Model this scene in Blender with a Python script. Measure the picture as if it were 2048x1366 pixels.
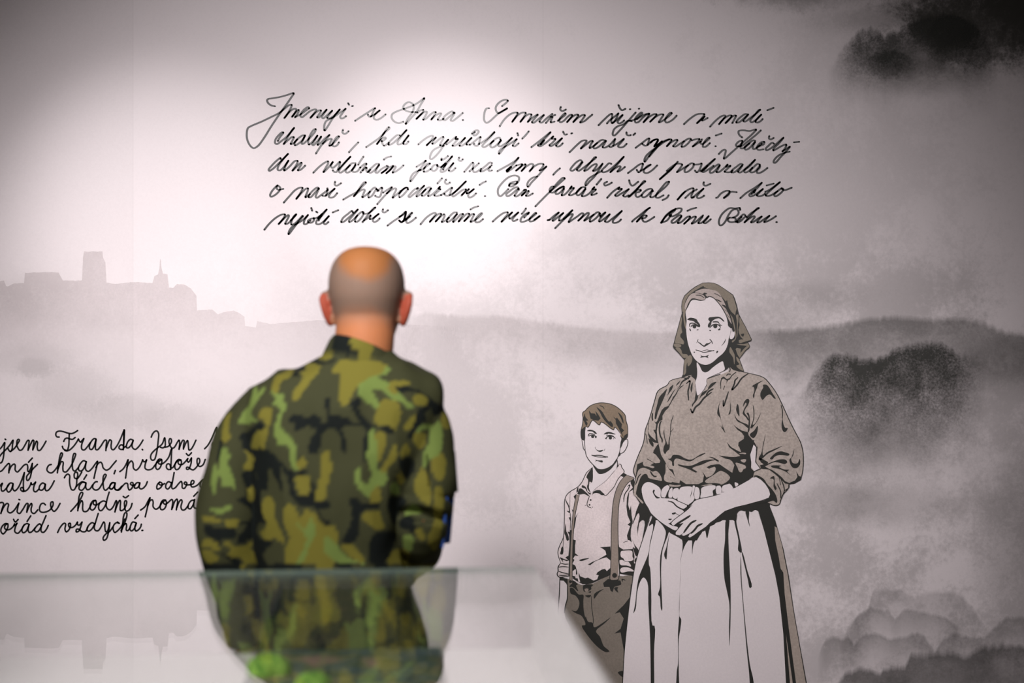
import bpy, bmesh, math, random
import numpy as np
from mathutils import Vector, noise
from mathutils.geometry import tessellate_polygon

for o in list(bpy.data.objects):
    bpy.data.objects.remove(o)
scene = bpy.context.scene
C = scene.collection
random.seed(3)

# ------------------------------------------------------------------ camera
F = 2048 * 50 / 36.0          # focal length in pixels of the 2048 px frame
CAM_Z = 1.51
WALL = 4.67                   # distance of the printed wall
MAN = 2.96                    # distance of the visitor
cam = bpy.data.cameras.new('camera')
cam.lens = 50
cam.sensor_width = 36
cam.dof.use_dof = True
cam.dof.focus_distance = WALL
cam.dof.aperture_fstop = 2.0
camo_ = bpy.data.objects.new('camera', cam)
camo_.location = (0, 0, CAM_Z)
camo_.rotation_euler = (math.pi / 2, 0, 0)
C.objects.link(camo_)
scene.camera = camo_
scene.view_settings.view_transform = 'Standard'
scene.view_settings.look = 'None'
scene.view_settings.gamma = 1
scene.view_settings.use_curve_mapping = False
scene.view_settings.exposure = 0.0

# ------------------------------------------------------------------ light
w = bpy.data.worlds.new('world')
scene.world = w
w.use_nodes = True
w.node_tree.nodes['Background'].inputs[0].default_value = (1.0, 0.90, 0.88, 1)
w.node_tree.nodes['Background'].inputs[1].default_value = 0.04


def wall_pt(px, py):
    return Vector(((px - 1024) / F * WALL, WALL, CAM_Z + (683 - py) / F * WALL))


def spot(name, loc, target, energy, angle, blend, size, col=(1, 0.945, 0.955)):
    l = bpy.data.lights.new(name, 'SPOT')
    l.energy = energy
    l.spot_size = math.radians(angle)
    l.spot_blend = blend
    l.shadow_soft_size = size
    l.color = col
    o = bpy.data.objects.new(name, l)
    o.location = loc
    o.rotation_euler = (Vector(target) - Vector(loc)).to_track_quat('-Z', 'Y').to_euler()
    C.objects.link(o)
    return o


LIGHTS = [
    ('spotlight_text', (-0.30, 1.5, 2.62), (880, 380), 215, 20, 1.0, 0.05),
    ('spotlight_text_wide', (-0.30, 1.5, 2.62), (900, 480), 60, 36, 1.0, 0.05),
    ('spotlight_castle', (-1.9, 1.9, 2.75), (330, 450), 145, 24, 1.0, 0.05),
    ('spotlight_castle_wide', (-1.9, 1.9, 2.75), (330, 700), 56, 50, 1.0, 0.22),
    ('spotlight_left_low', (-1.7, 1.2, 2.8), (200, 950), 169, 36, 1.0, 0.22),
    ('spotlight_flood', (-0.7, 0.9, 2.75), (820, 800), 410, 62, 1.0, 0.22),
    ('spotlight_middle', (0.3, 0.9, 2.8), (1050, 750), 26, 34, 1.0, 0.22),
    ('spotlight_right', (1.2, 0.9, 2.8), (1600, 800), 99, 50, 1.0, 0.22),
    ('spotlight_figures', (1.0, 1.1, 2.8), (1500, 1150), 116, 40, 1.0, 0.22),
]
LIGHT_SEL = None
for i_, l_ in enumerate(LIGHTS):
    if LIGHT_SEL is None or LIGHT_SEL == i_:
        spot(l_[0], l_[1], wall_pt(*l_[2]), *l_[3:])
if LIGHT_SEL is None or LIGHT_SEL == len(LIGHTS):
    spot('fill_case', (-1.2, 1.3, 2.7), (-0.4, 1.75, 1.0), 170, 58, 0.9, 0.15)  # unseen fill light, added to brighten the case interior
    spot('spotlight_visitor', (0.7, -0.9, 2.5), (-0.3, 2.9, 1.35), 62, 26, 0.9, 0.12, (1, 0.93, 0.86))


# ------------------------------------------------------------------ helpers
def link(o):
    C.objects.link(o)
    return o


def empty(name, loc, label, cat, group=None):
    o = bpy.data.objects.new(name, None)
    o.location = loc
    o['label'] = label
    o['category'] = cat
    if group:
        o['group'] = group
    return link(o)


def mesh_obj(name, verts, faces, mats, parent=None, midx=None, smooth=False):
    me = bpy.data.meshes.new(name)
    me.from_pydata([tuple(v) for v in verts], [], faces)
    for m in (mats if isinstance(mats, (list, tuple)) else [mats]):
        me.materials.append(m)
    if midx is not None:
        me.polygons.foreach_set('material_index', midx)
    if smooth:
        me.polygons.foreach_set('use_smooth', [True] * len(me.polygons))
    me.update()
    o = bpy.data.objects.new(name, me)
    link(o)
    if parent is not None:
        o.parent = parent
        o.matrix_parent_inverse.identity()
        if parent.type == 'EMPTY' or True:
            loc = parent.location
            p = parent
            off = Vector((0, 0, 0))
            while p is not None:
                off += p.location
                p = p.parent
            me.transform(__import__('mathutils').Matrix.Translation(-off))
    return o


def mat(name, col, rough=0.7, spec=0.3, extra=None):
    m = bpy.data.materials.new(name)
    m.use_nodes = True
    b = m.node_tree.nodes['Principled BSDF']
    b.inputs['Base Color'].default_value = (*col, 1)
    b.inputs['Roughness'].default_value = rough
    b.inputs['Specular IOR Level'].default_value = spec
    return m


def N(m, t, **kw):
    n = m.node_tree.nodes.new(t)
    for k, v in kw.items():
        if k.startswith('i_'):
            n.inputs[k[2:].replace('_', ' ')].default_value = v
        else:
            setattr(n, k, v)
    return n


def L(m, a, b):
    m.node_tree.links.new(a, b)


def grain(m, col, amt=0.10, scale=120.0, big=0.0, bscale=8.0):
    """printed paper: base colour with a faint fine and coarse mottling"""
    b = m.node_tree.nodes['Principled BSDF']
    tc = N(m, 'ShaderNodeTexCoord')
    geo = N(m, 'ShaderNodeNewGeometry')
    n1 = N(m, 'ShaderNodeTexNoise')
    n1.inputs['Scale'].default_value = scale
    n1.inputs['Detail'].default_value = 6
    L(m, geo.outputs['Position'], n1.inputs['Vector'])
    r = N(m, 'ShaderNodeMapRange')
    r.inputs['From Min'].default_value = 0.3
    r.inputs['From Max'].default_value = 0.7
    r.inputs['To Min'].default_value = 1 - amt
    r.inputs['To Max'].default_value = 1 + amt
    L(m, n1.outputs['Fac'], r.inputs['Value'])
    n2 = N(m, 'ShaderNodeTexNoise')
    n2.inputs['Scale'].default_value = bscale
    n2.inputs['Detail'].default_value = 4
    L(m, geo.outputs['Position'], n2.inputs['Vector'])
    r2 = N(m, 'ShaderNodeMapRange')
    r2.inputs['From Min'].default_value = 0.3
    r2.inputs['From Max'].default_value = 0.7
    r2.inputs['To Min'].default_value = 1 - big
    r2.inputs['To Max'].default_value = 1 + big
    L(m, n2.outputs['Fac'], r2.inputs['Value'])
    mu = N(m, 'ShaderNodeMath', operation='MULTIPLY')
    L(m, r.outputs[0], mu.inputs[0])
    L(m, r2.outputs[0], mu.inputs[1])
    mx = N(m, 'ShaderNodeVectorMath', operation='SCALE')
    mx.inputs[0].default_value = col
    L(m, mu.outputs[0], mx.inputs['Scale'])
    L(m, mx.outputs[0], b.inputs['Base Color'])
    return mx


def s2l(r, g, b):
    f = lambda c: c / 12.92 if c <= 0.04045 else ((c + 0.055) / 1.055) ** 2.4
    return tuple(f(x / 255) for x in (r, g, b))


# ------------------------------------------------------------------ room shell
WALL_COL = (0.76, 0.695, 0.705)
m_wall = mat('wall_paper', WALL_COL, 0.55, 0.35)


def build_wall_material():
    m = m_wall
    b = m.node_tree.nodes['Principled BSDF']
    geo = N(m, 'ShaderNodeNewGeometry')
    pos = geo.outputs['Position']

    def noise_tex(scale, detail=6, rough=0.6, dist=0.0, off=(0, 0, 0), stretch=(1, 1, 1)):
        mp = N(m, 'ShaderNodeMapping')
        mp.inputs['Location'].default_value = off
        mp.inputs['Scale'].default_value = stretch
        L(m, pos, mp.inputs['Vector'])
        n = N(m, 'ShaderNodeTexNoise')
        n.inputs['Scale'].default_value = scale
        n.inputs['Detail'].default_value = detail
        n.inputs['Roughness'].default_value = rough
        n.inputs['Distortion'].default_value = dist
        L(m, mp.outputs[0], n.inputs['Vector'])
        return n.outputs['Fac']

    def mathn(op, a, b_):
        n = N(m, 'ShaderNodeMath', operation=op)
        for i, v in enumerate((a, b_)):
            if isinstance(v, (int, float)):
                n.inputs[i].default_value = v
            else:
                L(m, v, n.inputs[i])
        return n.outputs[0]

    def mrange(v, a, b_, c=0.0, d=1.0, smooth=True):
        n = N(m, 'ShaderNodeMapRange')
        n.interpolation_type = 'SMOOTHSTEP' if smooth else 'LINEAR'
        L(m, v, n.inputs['Value'])
        n.inputs['From Min'].default_value = a
        n.inputs['From Max'].default_value = b_
        n.inputs['To Min'].default_value = c
        n.inputs['To Max'].default_value = d
        return n.outputs[0]

    big = noise_tex(1.6, 8, 0.62, 0.3)
    mid = noise_tex(4.5, 8, 0.65, 0.4, (3, 1, 7))
    fine = noise_tex(55, 5, 0.7)
    speck = noise_tex(150, 3, 0.7, 0, (9, 2, 4))
    ragged = mathn('ADD', mathn('MULTIPLY', mathn('SUBTRACT', mid, 0.5), 1.5),
                   mathn('ADD', mathn('MULTIPLY', mathn('SUBTRACT', fine, 0.5), 0.55),
                         mathn('MULTIPLY', mathn('SUBTRACT', speck, 0.5), 0.35)))
    sep = N(m, 'ShaderNodeSeparateXYZ')
    L(m, pos, sep.inputs[0])
    total = None
    # printed mist and foliage: centre px, radii px, strength, edge softness
    blobs = [
        (2060, 10, 340, 165, 0.95, 0.8), (1990, 40, 190, 100, 0.70, 0.7), (1820, 110, 150, 62, 0.50, 0.7), (1770, 125, 80, 34, 0.35, 0.5), (1895, 62, 90, 40, 0.60, 0.5),
        (1950, 90, 110, 50, 0.50, 0.5), (1760, 40, 190, 40, 0.30, 0.9), (1600, -12, 190, 45, 0.50, 0.8), (1850, 150, 190, 50, 0.30, 0.8),
        (1790, 800, 190, 120, 0.30, 0.9), (1720, 770, 110, 60, 0.30, 0.7), (1760, 880, 130, 80, 0.30, 0.9),
        (1850, 745, 120, 45, 0.30, 0.6), (2000, 720, 150, 70, 0.40, 0.7),
        (1830, 1010, 260, 60, 0.22, 0.9), (1680, 1010, 120, 50, 0.18, 0.8), (2030, 1050, 120, 260, 0.3, 0.9),
        (1600, 590, 190, 45, 0.18, 0.8), (1500, 640, 160, 40, 0.15, 0.8),
        (1880, 1375, 260, 50, 0.30, 0.8), (1760, 900, 260, 130, 0.16, 1.0), (1680, 720, 200, 60, 0.10, 0.9), (1900, 560, 160, 90, 0.08, 1.0),
        (1240, 690, 190, 55, 0.13, 0.8), (1330, 730, 150, 60, 0.14, 0.8), (1150, 900, 130, 50, 0.06, 0.9),
        (150, 780, 120, 60, 0.10, 0.6), (60, 720, 110, 40, 0.09, 0.6), (250, 820, 110, 45, 0.10, 0.6),
        (60, 600, 120, 60, 0.08, 0.7), (70, 735, 45, 25, 0.14, 0.6), (350, 840, 90, 40, 0.08, 0.6), (210, 640, 90, 30, 0.05, 0.8),
    ]
    for i, (cx, cy, rx, ry, st, soft) in enumerate(blobs):
        p = wall_pt(cx, cy)
        dx = mathn('MULTIPLY', mathn('SUBTRACT', sep.outputs['X'], p.x), F / WALL / rx)
        dz = mathn('MULTIPLY', mathn('SUBTRACT', sep.outputs['Z'], p.z), F / WALL / ry)
        d2 = mathn('SQRT', mathn('ADD', mathn('MULTIPLY', dx, dx), mathn('MULTIPLY', dz, dz)), 0)
        v = mathn('ADD', d2, ragged)
        f = mrange(v, 1.05, 1.05 - soft, 0.0, st)
        keep = mathn('SUBTRACT', 1.0, f)
        total = keep if total is None else mathn('MULTIPLY', total, keep)
    # overall faint mottling that grows to the right of the mural
    gx = mrange(sep.outputs['X'], -1.2, 1.4, 0.04, 0.34)
    gx = mathn('MULTIPLY', gx, mrange(sep.outputs['Z'], wall_pt(0, 640).z, wall_pt(0, 380).z, 1.0, 0.3))
    mot = mathn('MULTIPLY', mrange(mathn('ADD', big, mathn('ADD', mathn('MULTIPLY', mathn('SUBTRACT', fine, 0.5), 0.35), mathn('MULTIPLY', mathn('SUBTRACT', mid, 0.5), 0.6))), 0.42, 0.64), gx)
    total = mathn('MULTIPLY', total, mathn('SUBTRACT', 1.0, mot))
    # fine paper grain
    total = mathn('MULTIPLY', total, mrange(speck, 0.2, 0.8, 0.965, 1.035, False))
    # seams between the printed sheets
    for sx in (266, 1086):
        x0 = wall_pt(sx, 0).x
        d = mathn('ABSOLUTE', mathn('SUBTRACT', sep.outputs['X'], x0), 0)
        total = mathn('MULTIPLY', total, mrange(d, 0.0006, 0.0022, 0.93, 1.0))
    leftp = mrange(sep.outputs['X'], wall_pt(264, 0).x, wall_pt(268, 0).x, 0.955, 1.0)
    total = mathn('MULTIPLY', total, leftp)
    mix = N(m, 'ShaderNodeMix', data_type='RGBA')
    mix.inputs['A'].default_value = (0.040, 0.038, 0.030, 1)
    mix.inputs['B'].default_value = (*WALL_COL, 1)
    L(m, total, mix.inputs['Factor'])
    L(m, mix.outputs['Result'], b.inputs['Base Color'])
    bump = N(m, 'ShaderNodeBump')
    bump.inputs['Strength'].default_value = 0.04
    bump.inputs['Distance'].default_value = 0.002
    L(m, fine, bump.inputs['Height'])
    L(m, bump.outputs[0], b.inputs['Normal'])


build_wall_material()


def box(name, x0, x1, y0, y1, z0, z1, m, parent=None, bevel=0.0):
    v = [(x0, y0, z0), (x1, y0, z0), (x1, y1, z0), (x0, y1, z0), (x0, y0, z1), (x1, y0, z1), (x1, y1, z1), (x0, y1, z1)]
    f = [(0, 3, 2, 1), (4, 5, 6, 7), (0, 1, 5, 4), (1, 2, 6, 5), (2, 3, 7, 6), (3, 0, 4, 7)]
    o = mesh_obj(name, v, f, m, parent)
    if bevel:
        md = o.modifiers.new('bevel', 'BEVEL')
        md.width = bevel
        md.segments = 2
    return o


wall = box('wall_back', -4.2, 4.2, WALL, WALL + 0.15, 0, 3.2, m_wall)
wall['kind'] = 'structure'
m_floor = mat('floor_lino', (0.16, 0.145, 0.135), 0.5, 0.4)
grain(m_floor, (0.16, 0.145, 0.135), 0.12, 60, 0.08, 3)
fl = box('floor', -4.2, 4.2, -1.5, WALL, -0.1, 0, m_floor)
fl['kind'] = 'structure'
bb = box('baseboard_back', -4.2, 4.2, WALL - 0.012, WALL, 0, 0.07, mat('baseboard_paint', (0.35, 0.33, 0.32), 0.5))
bb['kind'] = 'structure'


# ------------------------------------------------------------------ strokes and printed shapes
def catmull(pts, closed=False, sub=5):
    n = len(pts)
    if n < 3:
        return [Vector(p) for p in pts]
    P = [Vector(p) for p in pts]
    out = []
    rng = range(n) if closed else range(n - 1)
    for i in rng:
        p1, p2 = P[i], P[(i + 1) % n]
        p0 = P[(i - 1) % n] if (closed or i > 0) else p1 * 2 - p2
        p3 = P[(i + 2) % n] if (closed or i + 2 < n) else p2 * 2 - p1
        t0 = 0.0
        t1 = t0 + max((p1 - p0).length, 1e-4) ** 0.5
        t2 = t1 + max((p2 - p1).length, 1e-4) ** 0.5
        t3 = t2 + max((p3 - p2).length, 1e-4) ** 0.5
        for k in range(sub):
            t = t1 + (t2 - t1) * k / sub
            A1 = p0 * ((t1 - t) / (t1 - t0)) + p1 * ((t - t0) / (t1 - t0))
            A2 = p1 * ((t2 - t) / (t2 - t1)) + p2 * ((t - t1) / (t2 - t1))
            A3 = p2 * ((t3 - t) / (t3 - t2)) + p3 * ((t - t2) / (t3 - t2))
            B1 = A1 * ((t2 - t) / (t2 - t0)) + A2 * ((t - t0) / (t2 - t0))
            B2 = A2 * ((t3 - t) / (t3 - t1)) + A3 * ((t - t1) / (t3 - t1))
            out.append(B1 * ((t2 - t) / (t2 - t1)) + B2 * ((t - t1) / (t2 - t1)))
    if not closed:
        out.append(P[-1])
    return out


class Print:
    """collects flat printed shapes on the wall; points are wall positions written in photo units"""

    def __init__(self):
        self.v, self.f, self.m = [], [], []

    def add(self, pts2, faces, off, mi):
        b = len(self.v)
        for p in pts2:
            q = wall_pt(p[0], p[1])
            self.v.append((q.x, WALL - off, q.z))
        for fc in faces:
            self.f.append(tuple(b + i for i in fc))
            self.m.append(mi)

    def ribbon(self, pts, wfun, off, mi, taper=False):
        n = len(pts)
        if n < 2:
            return
        # drop duplicates
        q = [pts[0]]
        for p in pts[1:]:
            if (p - q[-1]).length > 0.05:
                q.append(p)
        pts = q
        n = len(pts)
        if n < 2:
            return
        tang = []
        for i in range(n):
            t = pts[min(i + 1, n - 1)] - pts[max(i - 1, 0)]
            if t.length < 1e-6:
                t = Vector((1, 0))
            tang.append(t.normalized())
        vs, fs = [], []
        for i in range(n):
            w_ = wfun(i / (n - 1), tang[i]) / 2
            nn = Vector((-tang[i].y, tang[i].x)) * w_
            vs += [pts[i] + nn, pts[i] - nn]
        for i in range(n - 1):
            fs.append((2 * i, 2 * i + 1, 2 * i + 3, 2 * i + 2))
        self.add(vs, fs, off, mi)
        # round ends and joints
        for i in ([0, n - 1] if not taper else []):
            self.disc(pts[i], wfun(i / (n - 1), tang[i]) / 2, off, mi)
        for i in range(1, n - 1):
            if tang[i - 1].dot(tang[i + 1]) < 0.55:
                self.disc(pts[i], wfun(i / (n - 1), tang[i]) / 2, off, mi, 8)

    def disc(self, c, r, off, mi, k=10):
        vs = [(c[0] + r * math.cos(a * 2 * math.pi / k), c[1] + r * math.sin(a * 2 * math.pi / k)) for a in range(k)]
        self.add(vs, [tuple(range(k))], off, mi)

    def poly(self, pts, off, mi):
        p3 = [Vector((p[0], p[1], 0)) for p in pts]
        tris = tessellate_polygon([p3])
        self.add([(p[0], p[1]) for p in p3], tris, off, mi)

    def build(self, name, mats, parent=None):
        # all faces look towards the room
        for i, fc in enumerate(self.f):
            a, b, c = (Vector(self.v[k]) for k in fc[:3])
            if (b - a).cross(c - a).y > 0:
                self.f[i] = tuple(reversed(fc))
        return mesh_obj(name, self.v, self.f, mats, parent, self.m)


def parse_pts(s, R):
    out = []
    for t in s.split():
        x, y = t.split(',')
        out.append(Vector((R[0] + float(x) / R[2], R[1] + float(y) / R[2])))
    return out


m_ink = mat('black_print_ink', (0.012, 0.012, 0.012), 0.33, 0.30)

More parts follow.
